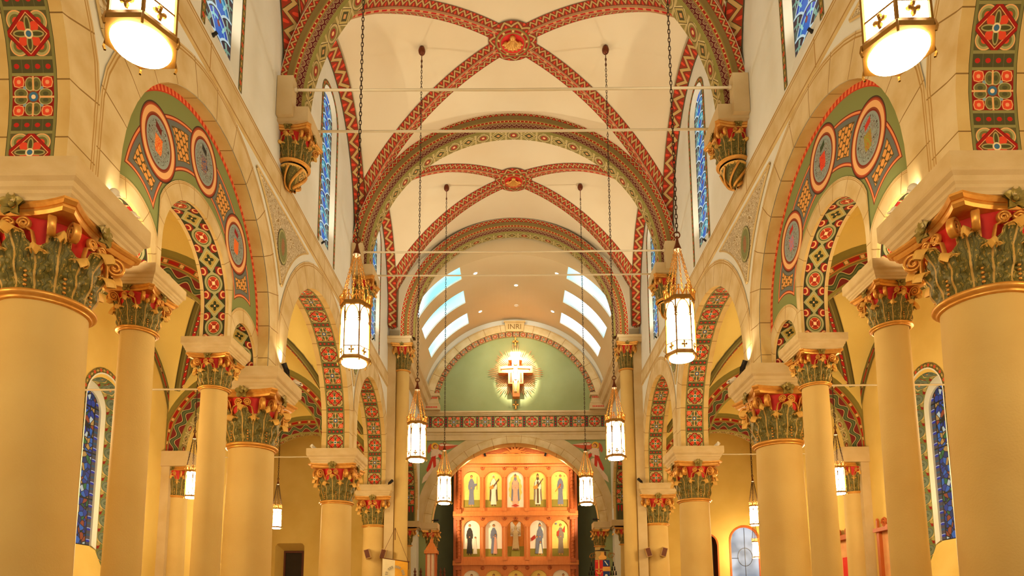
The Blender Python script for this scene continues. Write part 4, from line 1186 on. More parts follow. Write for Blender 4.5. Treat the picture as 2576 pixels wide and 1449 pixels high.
# ------------------------------------------------------------------ chancel: barrel vault with skylights
BW, BC, BH = 4.15, 9.55, 3.85
YA = 29.8
def bp(a, y, k=1.0): return (BW * k * math.sin(a), y, BC + BH * k * math.cos(a))
SK = [(24.12, 25.04), (25.98, 27.06), (28.04, 29.1)]
A0, A1 = math.radians(29.3), math.radians(62.8)
yb_ = [24.1, 25.04, 25.98, 27.06, 28.04, 29.1, YA + 0.15]
aset = sorted([-PI / 2, -1.35, -1.22, -A1, -0.95, -0.8, -0.65, -A0, -0.38, -0.25, -0.12, 0, 0.12, 0.25, 0.38, A0, 0.65, 0.8, 0.95, A1, 1.22, 1.35, PI / 2])
mb = MB(); fine = []
for a, b in zip(aset, aset[1:]):
    for i in range(3): fine.append((lerp(a, b, i / 3), lerp(a, b, (i + 1) / 3)))
for a, b in fine:
    mid = abs((a + b) / 2)
    for j in range(6):
        if j in (0, 2, 4) and A0 < mid < A1: continue
        mb.face([bp(a, yb_[j]), bp(b, yb_[j]), bp(b, yb_[j + 1]), bp(a, yb_[j + 1])])
tag(mb.build('ceiling', M['barrel'], smooth=False), 'smooth cream barrel vault over the chancel with skylight slots', 'ceiling', kind='structure')
mb = MB(); an = [lerp(-PI / 2, PI / 2, i / 60) for i in range(61)]
mb.grid([[bp(a, 24.1), (4.9 * math.sin(a), 24.1, 10.2 + 4.5 * math.cos(a))] for a in an])
tag(mb.build('wall_barrel_end', M['barrel']), 'narrow plain wall between chancel arch and barrel vault', 'wall', kind='structure')
for s in (-1, 1):
    for j, (ya, yb) in enumerate(SK):
        w = window_root('long curved skylight slot in the barrel vault, %s side, %s' % (SIDE[s], ('nearest the camera', 'middle one', 'closest to the altar wall')[j]))
        N = 12; an = [s * lerp(A0, A1, i / N) for i in range(N + 1)]
        ya = max(ya, 24.12)
        mb = MB(); mb.grid([[bp(a, ya, 1.015), bp(a, yb, 1.015)] for a in an]); mb.build('glass', M['sky'], w)
        mb = MB()
        for y in (ya, yb): mb.grid([[bp(a, y), bp(a, y, 1.015)] for a in an])
        for a in (an[0], an[-1]): mb.face([bp(a, ya), bp(a, yb), bp(a, yb, 1.015), bp(a, ya, 1.015)])
        mb.build('reveal', M['white'], w)
DOWN = [(-1.5, 25.0), (1.66, 24.95), (0.08, 26.5), (0.09, 28.36), (-1.49, 28.38), (1.67, 28.27)]
for i, (x, y) in enumerate(DOWN):
    z = BC + BH * math.sqrt(1 - (x / BW) ** 2)
    t = thing('downlight', 'small round recessed downlight in the barrel vault, %s' % ('front left one', 'front right one', 'front one on the centre line', 'rear one on the centre line', 'rear left one', 'rear right one')[i], 'downlight', (x, y, z - 0.012), group='barrel vault downlights')
    t.rotation_euler.y = math.asin(x / BW)
    MB().lathe([(0.1, 0.02), (0.1, 0.0), (0.075, -0.01), (0.07, 0.01)], 20).build('trim_ring', M['white'], t)
    MB().lathe([(0.07, 0.004), (0.001, 0.004)], 20).build('lens', M['down'] if i != 3 else M['white'], t)

# chancel side walls with their arches, cornices
def mapX(s, X): return lambda y, z: (s * X, y, z)
CA = (27.2, 4.9, 1.9)
for s in (-1, 1):
    mb = MB()
    for X in (4.25, 5.05):
        p = [(y, z) for y, z, _ in arc_pts(CA)]
        f = lambda ya, la, ha, yb, lb, hb: mb.face([(s * X, ya, la), (s * X, yb, lb), (s * X, yb, hb), (s * X, ya, ha)])
        f(24.5, -EZ, 9.6, p[0][0], -EZ, 9.6); f(p[-1][0], -EZ, 9.6, YA + 0.1, -EZ, 9.6)
        for a, b in zip(p, p[1:]):
            if b[0] - a[0] > 1e-5: f(a[0], a[1], 9.6, b[0], b[1], 9.6)
    y0 = CA[0] - CA[2]
    for y in (y0, CA[0] + CA[2]): mb.face([(s * 4.25, y, -EZ), (s * 5.05, y, -EZ), (s * 5.05, y, 4.0), (s * 4.25, y, 4.0)])
    tag(mb.build('wall_chancel_' + SIDE[s], M['wall']), 'pale chancel side wall with a side arch, %s' % SIDE[s], 'wall', kind='structure')
    mb = MB(); p = arc_pts(CA); ring_yz(mb, CA, 4.24, s, 0.3, 24.5, YA, 0)
    xs = (4.24, 4.33, 4.97, 5.05)
    pp = [(y, 4.0 if abs(z - ZS) < 1e-6 else z, l) for y, z, l in p]
    for q, mm in ((0, 1), (1, 2), (2, 1)):
        strip(mb, [(s * xs[q], y, z) for y, z, l in pp], [(s * xs[q + 1], y, z) for y, z, l in pp], 0, 1, [l / 0.62 for y, z, l in p], mm)
    trim(mb, [M['voussoir'], M['sofstone'], M['panels']], 'chancel side arch with painted diamond soffit, %s side' % SIDE[s])
    mb = MB(); poly = [(4.26, 9.0), (4.0, 9.02), (3.95, 9.2), (3.86, 9.25), (3.8, 9.5), (3.7, 9.58), (3.7, 9.74), (4.26, 9.74)]
    mb.prism([(s * x, z) for x, z in poly], 24.5, 29.4)
    b = lambda x0, x1, y0, y1, z0, z1, m=0: mb.box(min(s * x0, s * x1), max(s * x0, s * x1), y0, y1, z0, z1, m)
    b(4.26, 3.36, 29.36, YA, 9.66, 9.78); b(4.26, 3.44, 29.44, YA, 9.4, 9.66); b(4.26, 3.38, 29.38, YA, 9.3, 9.4); b(4.26, 3.34, 29.4, YA, 9.04, 9.3)
    for i in range(9):
        b(4.1 - i * 0.075, 4.06 - i * 0.075, 29.42, 29.44, 9.55, 9.62, 1); b(4.1 - i * 0.075, 4.06 - i * 0.075, 29.38, 29.4, 9.12, 9.18, 1)
    trim(mb, [M['block'], M['red']], 'projecting cornice along the chancel wall, %s side' % SIDE[s])
    mb = MB(); b(5.1, 4.14, 29.05, YA - 0.02, 3.74, 4.0); b(5.05, 4.2, 29.1, YA - 0.02, 3.66, 3.74)
    b(4.2, 3.42, 29.62, 30.5, 3.74, 4.0); b(4.16, 3.46, 29.66, 30.4, 3.66, 3.74)
    trim(mb, M['block'], 'stone imposts at the foot of the altar arch, %s side' % SIDE[s])
    for x, y, R, nm in ((4.66, 29.32, 0.28, 'under the side arch'), (3.74, 30.0, 0.25, 'under the altar arch')):
        t = thing('half_column', 'small cream column with dark green and gold capital %s, %s side' % (nm, SIDE[s]), 'column', (s * x, y, -EZ), group='altar columns', kind='thing')
        put('shaft', shaft_mesh(R, 2.93 + EZ), t); capital(t, 2.94 + EZ, R, 0.72)

# altar wall
def mapA(y): return lambda x, z: (x, y, z)
def ring_xz(mb, y, cz, r0, r1, m=0, n=60, joint=0.5, a0=0.0, a1=PI):
    A = [(r0 * math.cos(lerp(a0, a1, i / n)), y, cz + r0 * math.sin(lerp(a0, a1, i / n))) for i in range(n + 1)]
    B = [(r1 * math.cos(lerp(a0, a1, i / n)), y, cz + r1 * math.sin(lerp(a0, a1, i / n))) for i in range(n + 1)]
    strip(mb, A, B, 0, 1, [lerp(a0, a1, i / n) * r0 / joint for i in range(n + 1)], m)
AZ, AR = 3.86, 3.72
mb = MB(); n = 60
for i in range(n):
    x0, x1 = -AR + 2 * AR * i / n, -AR + 2 * AR * (i + 1) / n
    f = lambda x: AZ + math.sqrt(max(0, AR * AR - x * x))
    mb.face([(x0, YA, f(x0)), (x1, YA, f(x1)), (x1, YA, 7.96), (x0, YA, 7.96)])
for s in (-1, 1):
    mb.face([(s * AR, YA, -EZ), (s * 4.3, YA, -EZ), (s * 4.3, YA, 7.96), (s * AR, YA, 7.96)], None, 1 if False else 0)
    mb.face([(s * AR, YA, -EZ), (s * AR, YA + 0.6, -EZ), (s * AR, YA + 0.6, AZ), (s * AR, YA, AZ)], None, 1)
mb.face([(-4.3, YA + 0.02, 7.9), (4.3, YA + 0.02, 7.9), (4.3, YA + 0.02, 9.1), (-4.3, YA + 0.02, 9.1)], None, 1)
for i in range(40):
    x0, x1 = -4.2 + 8.4 * i / 40, -4.2 + 8.4 * (i + 1) / 40
    mb.face([(x0, YA + 0.02, 9.04), (x1, YA + 0.02, 9.04), (x1, YA + 0.02, 13.5), (x0, YA + 0.02, 13.5)], None, 1)
tag(mb.build('wall_altar', [M['green'], M['wall']]), 'altar wall at the end of the chancel with green spandrels', 'wall', kind='structure')
LZ, LR = 9.04, 3.5
mb = MB(); mb.face([(LR * math.cos(PI * i / 60), YA - 0.0, LZ + LR * math.sin(PI * i / 60)) for i in range(61)])
tag(mb.build('wall_lunette', M['green']), 'sage green half-round wall behind the crucifix', 'wall', kind='structure')
mb = MB()
ring_xz(mb, YA - 0.06, LZ, 3.5, 3.74, 1, 60, 0.24); ring_xz(mb, YA - 0.1, LZ, 3.74, 4.1, 0, 60, 0.72)
A = [(3.5 * math.cos(PI * i / 60), YA - 0.06, LZ + 3.5 * math.sin(PI * i / 60)) for i in range(61)]
strip(mb, A, [(x, y + 0.06, z) for x, y, z in A], m=2)
A = [(3.74 * math.cos(PI * i / 60), YA - 0.1, LZ + 3.74 * math.sin(PI * i / 60)) for i in range(61)]
strip(mb, A, [(x, y + 0.04, z) for x, y, z in A], m=2)
mb.prism([(-0.38, 12.76), (0.4, 12.76), (0.47, 13.22), (-0.45, 13.22)], YA - 0.16, YA - 0.09, 2); mb.box(-0.48, 0.5, YA - 0.2, YA - 0.09, 13.18, 13.26, 2)
ln = trim(mb, [M['voussoir'], M['frieze'], M['stone']], 'stone arch with keystone round the green lunette')
tc = bpy.data.curves.new('inscription', 'FONT'); tc.body = 'INRI'; tc.size = 0.34; tc.align_x = 'CENTER'; tc.extrude = 0.006
tc.materials.append(mat('incised_letters', lambda: mixc('#8a6a38', noise(9), '#765a2e'), 0.8))
to = bpy.data.objects.new('inscription', tc); COL.objects.link(to); to.parent = ln; to.location = (0.01, YA - 0.165, 12.87); to.rotation_euler = (PI / 2, 0, 0)
# entablature
mb = MB()
for z0, z1, d in ((8.97, 9.05, 0.14), (8.9, 8.97, 0.1), (8.84, 8.9, 0.07), (8.22, 8.29, 0.07), (8.1, 8.22, 0.1), (7.98, 8.1, 0.05), (7.78, 7.98, 0.03), (7.72, 7.78, 0.05)): mb.box(-4.28, 4.28, YA - d, YA + 0.01, z0, z1)
mb.grid([[(-4.28, YA - 0.03, 8.29), (-4.28, YA - 0.03, 8.84)], [(4.28, YA - 0.03, 8.29), (4.28, YA - 0.03, 8.84)]], [[(0, -1.42 + 0.5 - 7.93), (1, -1.42 + 0.5 - 7.93)], [(0, 0.5 + 6.51), (1, 0.5 + 6.51)]], 1)
trim(mb, [M['block'], M['frieze']], 'straight painted frieze and mouldings under the green lunette')
mb = MB()
ring_xz(mb, YA - 0.06, AZ, AR, AR + 0.36, 0, 60, 0.62); ring_xz(mb, YA - 0.04, AZ, AR + 0.36, AR + 0.72, 1, 60)
A = [(AR * math.cos(PI * i / 60), YA - 0.06, AZ + AR * math.sin(PI * i / 60)) for i in range(61)]
strip(mb, A, [(x, YA + 0.7, z) for x, y, z in A], 0, 1, [i / 5 for i in range(61)], 2)
trim(mb, [M['voussoir'], M['block'], M['sofstone']], 'round stone altar arch framing the wooden screen')
# recess behind the arch
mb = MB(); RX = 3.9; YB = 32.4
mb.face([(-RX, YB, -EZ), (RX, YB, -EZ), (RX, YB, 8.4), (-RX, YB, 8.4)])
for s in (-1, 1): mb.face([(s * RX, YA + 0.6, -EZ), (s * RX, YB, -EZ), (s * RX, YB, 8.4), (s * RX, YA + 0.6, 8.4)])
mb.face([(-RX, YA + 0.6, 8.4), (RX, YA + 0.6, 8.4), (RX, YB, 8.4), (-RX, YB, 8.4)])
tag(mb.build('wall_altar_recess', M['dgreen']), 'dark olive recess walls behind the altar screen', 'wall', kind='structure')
# painted angels
PM = lambda n, a, b: mat(n, lambda: mixc(a, noise(9, 3), b), 0.8)
SK_, HAIR, HALO, WING, WROBE, RROBE = PM('painted_skin', '#d99a6a', '#c98658'), PM('painted_hair', '#5a3420', '#6a4028'), PM('painted_halo', '#e0aa3c', '#d29a30'), PM('painted_wing', '#c8603c', '#a83c28'), PM('painted_white_robe', '#dcc8a8', '#c8a890'), PM('painted_red_robe', '#b01c10', '#c8442a')
def angel(s):
    mb = MB(); lvl = [0]
    def P(pts, m):
        lvl[0] += 1; y = YA - 0.004 - 0.0015 * lvl[0]
        mb.face([(-s * ((1040 + a / 6.9) - 1297) * 0.01763, y, 6.79 + (1160 - (1030 + b / 6.9)) * 0.0182) for a, b in pts], None, m)
    def C(a, b, r, m): P([(a + r * math.cos(2 * PI * i / 20), b + r * math.sin(2 * PI * i / 20)) for i in range(20)], m)
    P([(300, 590), (255, 640), (236, 720), (262, 770), (300, 720), (320, 640)], 3); P([(430, 620), (480, 588), (600, 600), (780, 625), (690, 672), (560, 710), (440, 710)], 3)
    P([(440, 612), (500, 600), (775, 622), (640, 632), (470, 640)], 4)
    C(368, 642, 64, 2); C(376, 645, 36, 1); C(382, 650, 28, 0)
    P([(345, 690), (430, 690), (450, 760), (430, 830), (380, 850), (295, 830), (305, 740)], 4)
    P([(260, 1060), (330, 880), (400, 860), (452, 880), (430, 1000), (330, 1150), (200, 1250), (148, 1285), (170, 1180)], 4)
    P([(318, 825), (385, 800), (395, 990), (350, 1020), (335, 900), (300, 1020), (245, 1090), (225, 1050), (270, 930)], 5)
    P([(430, 780), (490, 790), (505, 870), (470, 860), (440, 830)], 5)
    P([(420, 700), (460, 715), (525, 765), (500, 785), (440, 760)], 4); C(512, 775, 12, 0)
    P([(300, 700), (350, 700), (390, 800), (350, 820)], 4)
    o = mb.build('angel_painting', [SK_, HAIR, HALO, WING, WROBE, RROBE])
    tag(o, 'painted haloed angel in red and white, %s spandrel of the altar arch' % SIDE[s], 'painting', 'spandrel angels')
for s in (-1, 1): angel(s)

# crucifix with sunburst
cx = lambda a: (1200 + a / 6.9 - 1297) * 0.0175 - 0.0
cz = lambda b: 10.73 + (945 - (840 + b / 6.9)) * 0.0182
CR = thing('crucifix', 'thick wooden painted cross with a gilded ray burst on the green lunette', 'crucifix', (0, 0, 0))
out = [(595, 375), (775, 375), (775, 475), (800, 475), (800, 520), (750, 520), (750, 625), (985, 625), (985, 745), (820, 745), (820, 935), (755, 935), (755, 1160), (630, 1160), (630, 935), (555, 935), (555, 745), (385, 745), (385, 625), (620, 625), (620, 520), (560, 520), (560, 475), (595, 475)]
poly = [(cx(a), cz(b)) for a, b in out]
mb = MB(); mb.prism(poly, 29.3, 29.66); cro = mb.build('cross', M['wood'], CR)
mb = MB()
inn = [(610, 395), (760, 395), (760, 490), (735, 500), (735, 640), (960, 640), (960, 730), (800, 730), (800, 920), (735, 920), (735, 1100), (650, 1100), (650, 920), (575, 920), (575, 730), (410, 730), (410, 640), (635, 640), (635, 500), (610, 490)]
mb.face([(cx(a), 29.294, cz(b)) for a, b in inn])
mb.build('gilded_panel', PM('gilded_panel', '#e6b860', '#d8a048'), cro)
mb = MB(); F = lambda pts, m, y: mb.face([(cx(a), y, cz(b)) for a, b in pts], None, m)
F([(685 + 48 * math.cos(2 * PI * i / 20), 580 + 48 * math.sin(2 * PI * i / 20)) for i in range(20)], 1, 29.289)
for cxx in (430, 930): F([(cxx + 12 * math.cos(2 * PI * i / 12), 690 + 24 * math.sin(2 * PI * i / 12)) for i in range(12)], 2, 29.289)
F([(590, 745), (618, 740), (622, 915), (588, 915)], 2, 29.289); F([(760, 745), (795, 745), (800, 915), (765, 915)], 2, 29.289)
mb.build('painted_figures', [M['red'], PM('painted_halo', '#e0aa3c', '#d29a30'), RROBE], cro)
mb = MB()
mb.tube([(cx(685), 29.26, cz(q)) for q in (640, 700, 770, 830, 880)], [0.07, 0.105, 0.085, 0.095, 0.1], 8); mb.ball((cx(685), 29.26, cz(590)), 0.075, 10, 8, sz=1.25)
for e in (-1, 1):
    mb.tube([(cx(685 + e * 30), 29.27, cz(655)), (cx(685 + e * 130), 29.27, cz(665)), (cx(685 + e * 235), 29.27, cz(672))], [0.05, 0.038, 0.03], 7)
    mb.tube([(cx(685 + e * 16), 29.26, cz(870)), (cx(685 + e * 14), 29.25, cz(960)), (cx(685 + e * 10), 29.26, cz(1060))], [0.07, 0.052, 0.035], 7)
    mb.ball((cx(685 + e * 245), 29.27, cz(672)), 0.035); mb.ball((cx(685 + e * 14), 29.25, cz(1072)), 0.04)
mb.lathe([(0.001, cz(905)), (0.13, cz(900)), (0.12, cz(820)), (0.001, cz(815))], 12, (cx(685), 29.27, 0), 1, sy=0.5)
mb.build('figure', [PM('painted_pale_skin', '#e8c898', '#dcb888'), PM('painted_cloth', '#e8dcc0', '#d8c8a0')], CR, True)
mb = MB(); ox, oz = cx(685), cz(690)
NR = 72
for i in range(NR):
    a = 2 * PI * i / NR
    c, s_ = abs(math.cos(a)), abs(math.sin(a))
    R = min(1.3 if i % 2 else 1.12, 0.92 / max(c, 1e-3) if s_ > 0.42 else 9, 1.06 / max(s_, 1e-3) if c > 0.25 else 9)
    if s_ < 0.42: R = lerp(1.36, 0.95, s_ / 0.42)
    if c < 0.12 and s_ > 0: R = 1.4 if math.sin(a) > 0 else 1.0
    if i % 3 == 0: R *= 0.93
    d = Vector((math.cos(a), 0, math.sin(a))); n = Vector((-d.z, 0, d.x)) * 0.02
    p = Vector((ox, 29.7, oz))
    mb.grid([[p + d * 0.4 + n * 0.7, p + d * 0.4 - Vector((0, 0.03, 0)), p + d * 0.4 - n * 0.7], [p + d * R * 0.9 + n, p + d * R * 0.9 - Vector((0, 0.03, 0)), p + d * R * 0.9 - n], [p + d * R, p + d * R, p + d * R]], None, 0, cu=True)
mb.build('ray_burst', PM('ray_gilding', '#e2a87c', '#d89464'), CR)
mb = MB()
for z, k in ((cz(135), 1), (cz(1260), -1)):
    mb.box(ox - 0.03, ox + 0.03, 29.62, 29.72, z - 0.2, z + 0.16); mb.box(ox - 0.1, ox + 0.1, 29.62, 29.72, z - 0.03, z + 0.03)
    for dx, dz in ((0.1, 0), (-0.1, 0), (0, 0.18 * k)): mb.ball((ox + dx, 29.67, z + dz), 0.045)
mb.build('finial_crosses', M['gold'], CR)

# ------------------------------------------------------------------ wooden altar screen
RD_ = thing('altar_screen', 'tall honey coloured wooden altar screen with rows of painted saints in niches', 'altar screen', (0, 31.4, -EZ))
def zz(z): return z + EZ
NX = [-2.04, -1.02, 0.0, 1.05, 2.07]; NH = 0.385
ROWS = [(4.93, 6.66), (2.64, 4.33), (0.3, 2.02)]
mb = MB()
for zb, zt in ROWS:
    top = zt + 0.42; bot = zb - 0.18
    xs = [-2.55]
    for c in NX:
        mb.face([(xs[-1], 0, zz(bot)), (c - NH, 0, zz(bot)), (c - NH, 0, zz(top)), (xs[-1], 0, zz(top))])
        mb.face([(c - NH, 0, zz(bot)), (c + NH, 0, zz(bot)), (c + NH, 0, zz(zb)), (c - NH, 0, zz(zb))])
        P = arch_poly(c - NH, c + NH, zz(zb), zz(zt))[1:-1]
        for a, b in zip(P, P[1:]): mb.face([(a[0], 0, a[1]), (b[0], 0, b[1]), (b[0], 0, zz(top)), (a[0], 0, zz(top))])
        Q = arch_poly(c - NH, c + NH, zz(zb), zz(zt)); Q2 = Q + [Q[0]]
        strip(mb, [(x, 0, z) for x, z in Q2], [(x, 0.1, z) for x, z in Q2])
        xs.append(c + NH)
    mb.face([(xs[-1], 0, zz(bot)), (2.55, 0, zz(bot)), (2.55, 0, zz(top)), (xs[-1], 0, zz(top))])
mb.box(-2.6, 2.6, 0.14, 0.3, 0, zz(7.1))
mb.build('panel', M['wood'], RD_)
mb = MB()
for z0, z1, d in ((4.52, 4.62, 0.1), (4.62, 4.75, 0.07), (2.24, 2.32, 0.1), (2.32, 2.46, 0.07), (7.0, 7.12, 0.12), (7.12, 7.36, 0.08), (7.36, 7.44, 0.13), (6.86, 6.92, 0.05), (4.46, 4.5, 0.04)): mb.box(-2.9, 2.9, -d, 0.2, zz(z0), zz(z1))
mb.box(-2.9, 2.9, -0.1, 0.2, 0, 1.5)
mb.build('shelf_moulding', M['wood'], RD_)
for x in (-1.53, -0.51, 0.525, 1.56):
    for zb, zt in ROWS: mb = MB(); mb.tube([(x, -0.03, zz(zb - 0.1)), (x, -0.03, zz(zt - 0.3))], 0.07, 8); mb.box(x - 0.09, x + 0.09, -0.1, 0, zz(zt - 0.32), zz(zt - 0.2)); mb.box(x - 0.09, x + 0.09, -0.1, 0, zz(zb - 0.18), zz(zb - 0.05)); mb.build('half_post', M['wood'], RD_)
for e in (-1, 1):
    mb = MB(); mb.box(min(e * 2.88, e * 2.5), max(e * 2.88, e * 2.5), -0.02, 0.3, 0, zz(7.1)); sp_ = mb.build('side_post', M['woodd'], RD_)
    for zb, zt in ROWS:
        mb = MB(); mb.tube([(e * 2.64, -0.06, zz(zb - 0.1)), (e * 2.64, -0.06, zz(zt))], 0.085, 10)
        mb.tube([(e * 2.64 + 0.075 * math.cos(t * 1.1), -0.06 + 0.075 * math.sin(t * 1.1), zz(lerp(zb - 0.1, zt, t / 60))) for t in range(61)], 0.035, 6)
        mb.box(e * 2.64 - 0.13, e * 2.64 + 0.13, -0.18, 0, zz(zt), zz(zt + 0.12)); mb.box(e * 2.64 - 0.13, e * 2.64 + 0.13, -0.18, 0, zz(zb - 0.28), zz(zb - 0.1))
        mb.build('twisted_column', M['woodd'], sp_, True)
mb = MB()
for z in (6.78 + 0.02, 4.42, 2.12):
    for x in (-1.53, -0.51, 0, 0.525, 1.56): mb.lathe([(0.001, -0.06), (0.04, -0.055), (0.06, -0.03), (0.085, -0.02), (0.09, 0.0)], 14, (0, 0, 0)) if False else mb.tube([(x, 0.0, zz(z)), (x, -0.03, zz(z)), (x, -0.05, zz(z))], [0.1, 0.085, 0.03], 12)
mb.build('carved_rosettes', M['woodd'], RD_)
mb = MB(); P = [(AR * 0.99 * math.cos(a), zz(AZ) + 0.45 + AR * 0.98 * math.sin(a)) for a in [lerp(PI * 0.32, PI * 0.68, i / 20) for i in range(21)]]
mb.prism(P, 0.05, 0.2); mb.build('crest_panel', M['woodd'], RD_)
mb = MB()
mb.prism([(0.27 * math.cos(PI * i / 14), zz(7.52) + 0.2 * math.sin(PI * i / 14)) for i in range(15)], -0.06, 0.0)
for i in range(7):
    a = PI * (i + 0.5) / 7; L = 0.72 if i % 2 else 0.55
    d = (math.cos(a), math.sin(a) * 0.72); n = (-d[1], d[0])
    mb.tube([(d[0] * lerp(0.25, L, q / 5) + n[0] * 0.02 * math.sin(q * 2), -0.03, zz(7.52) + d[1] * lerp(0.25, L, q / 5) + n[1] * 0.02 * math.sin(q * 2)) for q in range(6)], [0.05, 0.045, 0.04, 0.03, 0.02, 0.008], 6)
mb.tube([(lerp(-1.15, 1.15, q / 30), -0.04, zz(7.5) + 0.03 * math.sin(q * 0.9)) for q in range(31)], [0.01 + 0.03 * math.sin(PI * q / 30) for q in range(31)], 6)
mb.build('sun_crest', M['wood'], RD_)
# painted saints: one panel each
PAL = [PM('icon_gold_ground', '#f0cc5c', '#f4dc84'), PM('icon_green_ground', '#8a8030', '#9a8c38'), PM('icon_blue_grey', '#6f7484', '#7f8494'), PM('icon_white', '#eee4cc', '#e4d8bc'), PM('icon_skin', '#d8935a', '#c8824c'), PM('icon_brown', '#5c4630', '#6c543a'), PM('icon_rose', '#dc9a7c', '#e4ac90'), PM('icon_black', '#34302c', '#443c34'), PM('icon_orange', '#d8822c', '#e09440'), PM('icon_red', '#a83020', '#bc4630'), PM('icon_cream_ground', '#f6ecd0', '#f8f0dc'), PM('icon_grey_brown', '#80705c', '#90806a')]
def saint(parent, x, zb, zt, robe, o):
    mb = MB(); lv = [0]; H = zt - zb
    def P(pts, m):
        lv[0] += 1; mb.face([(x + a * NH * o.get('f', 1), 0.096 - 0.002 * lv[0], zz(zb) + b * H) for a, b in pts], None, m)
    def C(a, b, r, m, k=1.0): P([(a + r * math.cos(2 * PI * i / 16), b + r * k * NH / H * math.sin(2 * PI * i / 16)) for i in range(16)], m)
    mb.face([(a, 0.1, z) for a, z in arch_poly(x - NH, x + NH, zz(zb), zz(zt))], None, o.get('ground', 0))
    if not o.get('rays'): mb.face([(x - NH, 0.097, zz(zb)), (x + NH, 0.097, zz(zb)), (x + NH, 0.097, zz(zb) + 0.22 * H), (x - NH, 0.097, zz(zb) + 0.22 * H)], None, 1)
    dx = o.get('dx', 0)
    if o.get('rays'): P([(1.02 * 0.8 * math.cos(2 * PI * i / 30) * (1.0 if i % 2 else 0.86), 0.5 + 0.44 * math.sin(2 * PI * i / 30) * (1.0 if i % 2 else 0.94)) for i in range(30)], 0)
    if 'cape' in o: P([(dx - 0.16, 0.80), (dx + 0.16, 0.80), (dx + 0.42, 0.68), (dx + 0.52, 0.2), (dx + 0.3, 0.16), (dx - 0.3, 0.16), (dx - 0.52, 0.2), (dx - 0.42, 0.68)], o['cape'])
    for e in (-1, 1): P([(dx + e * 0.06, 0.1), (dx + e * 0.2, 0.1), (dx + e * 0.26, 0.045), (dx + e * 0.1, 0.045)], 5 if 'shoe' in o else 4)
    P([(dx - 0.12, 0.80), (dx + 0.12, 0.80), (dx + 0.34, 0.70), (dx + 0.28, 0.52), (dx + 0.26, 0.4), (dx + 0.36, 0.09), (dx - 0.36, 0.09), (dx - 0.26, 0.4), (dx - 0.28, 0.52), (dx - 0.34, 0.70)], robe)
    if 'front' in o: P([(dx - 0.12, 0.72), (dx + 0.12, 0.72), (dx + 0.13, 0.12), (dx - 0.13, 0.12)], o['front'])
    if 'hood' in o: P([(dx - 0.16, 0.78), (dx - 0.13, 0.9), (dx, 0.95), (dx + 0.13, 0.9), (dx + 0.16, 0.78), (dx, 0.72)], o['hood'])
    for e in (-1, 1): P([(dx + e * 0.3, 0.71), (dx + e * 0.4, 0.6), (dx + e * 0.36, 0.5), (dx + e * 0.04, 0.52), (dx + e * 0.02, 0.57), (dx + e * 0.24, 0.58)], o.get('sleeve', robe))
    C(dx, 0.865, 0.15, o.get('hair', 5), 1.15); C(dx, 0.855, 0.115, 4, 1.2); C(dx, 0.545, 0.07, 4)
    for q in o.get('extra', ()):
        if q[0] == 'C': C(*q[1:])
        else: P(q[0], q[1])
    mb.build('saint_painting', PAL, parent)
kid = lambda dx, r, h: [([(dx - 0.1, h), (dx + 0.1, h), (dx + 0.25, 0.08), (dx - 0.25, 0.08)], r), ('C', dx, h + 0.05, 0.11, 5, 1.1), ('C', dx, h + 0.04, 0.085, 4, 1.1)]
guitar = lambda c: [('C', -0.28, 0.55, 0.24, c, 0.9), ('C', -0.08, 0.6, 0.17, c, 0.9), ([(-0.05, 0.6), (0.0, 0.56), (0.68, 0.78), (0.64, 0.81)], 5)]
spec = [
    (0, 0, 2, {'dx': -0.05, 'extra': [([(0.3, 0.58), (0.62, 0.62), (0.62, 0.67), (0.28, 0.66)], 2), ([(0.6, 0.5), (0.64, 0.5), (0.64, 0.85), (0.6, 0.85)], 5)]}),
    (0, 1, 3, {'cape': 5, 'hair': 3, 'shoe': 1, 'extra': guitar(8)}),
    (0, 2, 6, {'rays': 1, 'ground': 10, 'cape': 2, 'hood': 2, 'extra': [([(-0.5, 0.05), (0, 0.1), (0.5, 0.05), (0, 0.02)], 9)]}),
    (0, 3, 3, {'cape': 11, 'front': 5, 'hood': 5, 'shoe': 1, 'extra': guitar(8)}),
    (0, 4, 2, {'dx': 0.1, 'extra': [([(-0.2, 0.55), (0.1, 0.66), (0.2, 0.62), (-0.05, 0.52)], 9), ([(-0.55, 0.44), (-0.5, 0.42), (0.1, 0.6), (0.05, 0.62)], 8), ('C', -0.4, 0.86, 0.05, 7), ('C', 0.6, 0.86, 0.05, 7)]}),
    (1, 0, 7, {'ground': 10, 'dx': -0.25, 'shoe': 1, 'extra': kid(0.42, 3, 0.48)}),
    (1, 1, 2, {'ground': 10, 'shoe': 1, 'extra': kid(0.2, 6, 0.55)}),
    (1, 3, 2, {'ground': 10, 'dx': 0.2, 'hood': 2, 'extra': kid(-0.15, 2, 0.5) + kid(0.25, 3, 0.35) + [([(-0.9, 0.5), (-0.4, 0.6), (-0.3, 0.5), (-0.8, 0.42)], 9)]}),
    (1, 4, 11, {'dx': 0.05, 'extra': [([(0.2, 0.7), (0.6, 0.85), (0.55, 0.65)], 9), ('C', -0.5, 0.9, 0.12, 2), ([(-0.4, 0.68), (-0.1, 0.72), (-0.2, 0.55), (-0.4, 0.56)], 9)]}),
    (2, 0, 11, {'ground': 10}), (2, 1, 7, {}), (2, 2, 7, {}), (2, 3, 11, {}), (2, 4, 7, {'ground': 10, 'dx': 0.3}),
]
for r, c, robe, o in spec: saint(RD_, NX[c], ROWS[r][0], ROWS[r][1], robe, o)
zb, zt = ROWS[1]
mb = MB(); P = arch_poly(-NH, NH, zz(zb), zz(zt)); mb.face([(a, 0.135, z) for a, z in P], None, 8); mb.box(-0.2, 0.2, 0.03, 0.13, zz(zb), zz(zb + 0.3), 1); mb.box(-NH, NH, 0.09, 0.134, zz(zb), zz(zb + 0.48), 1)
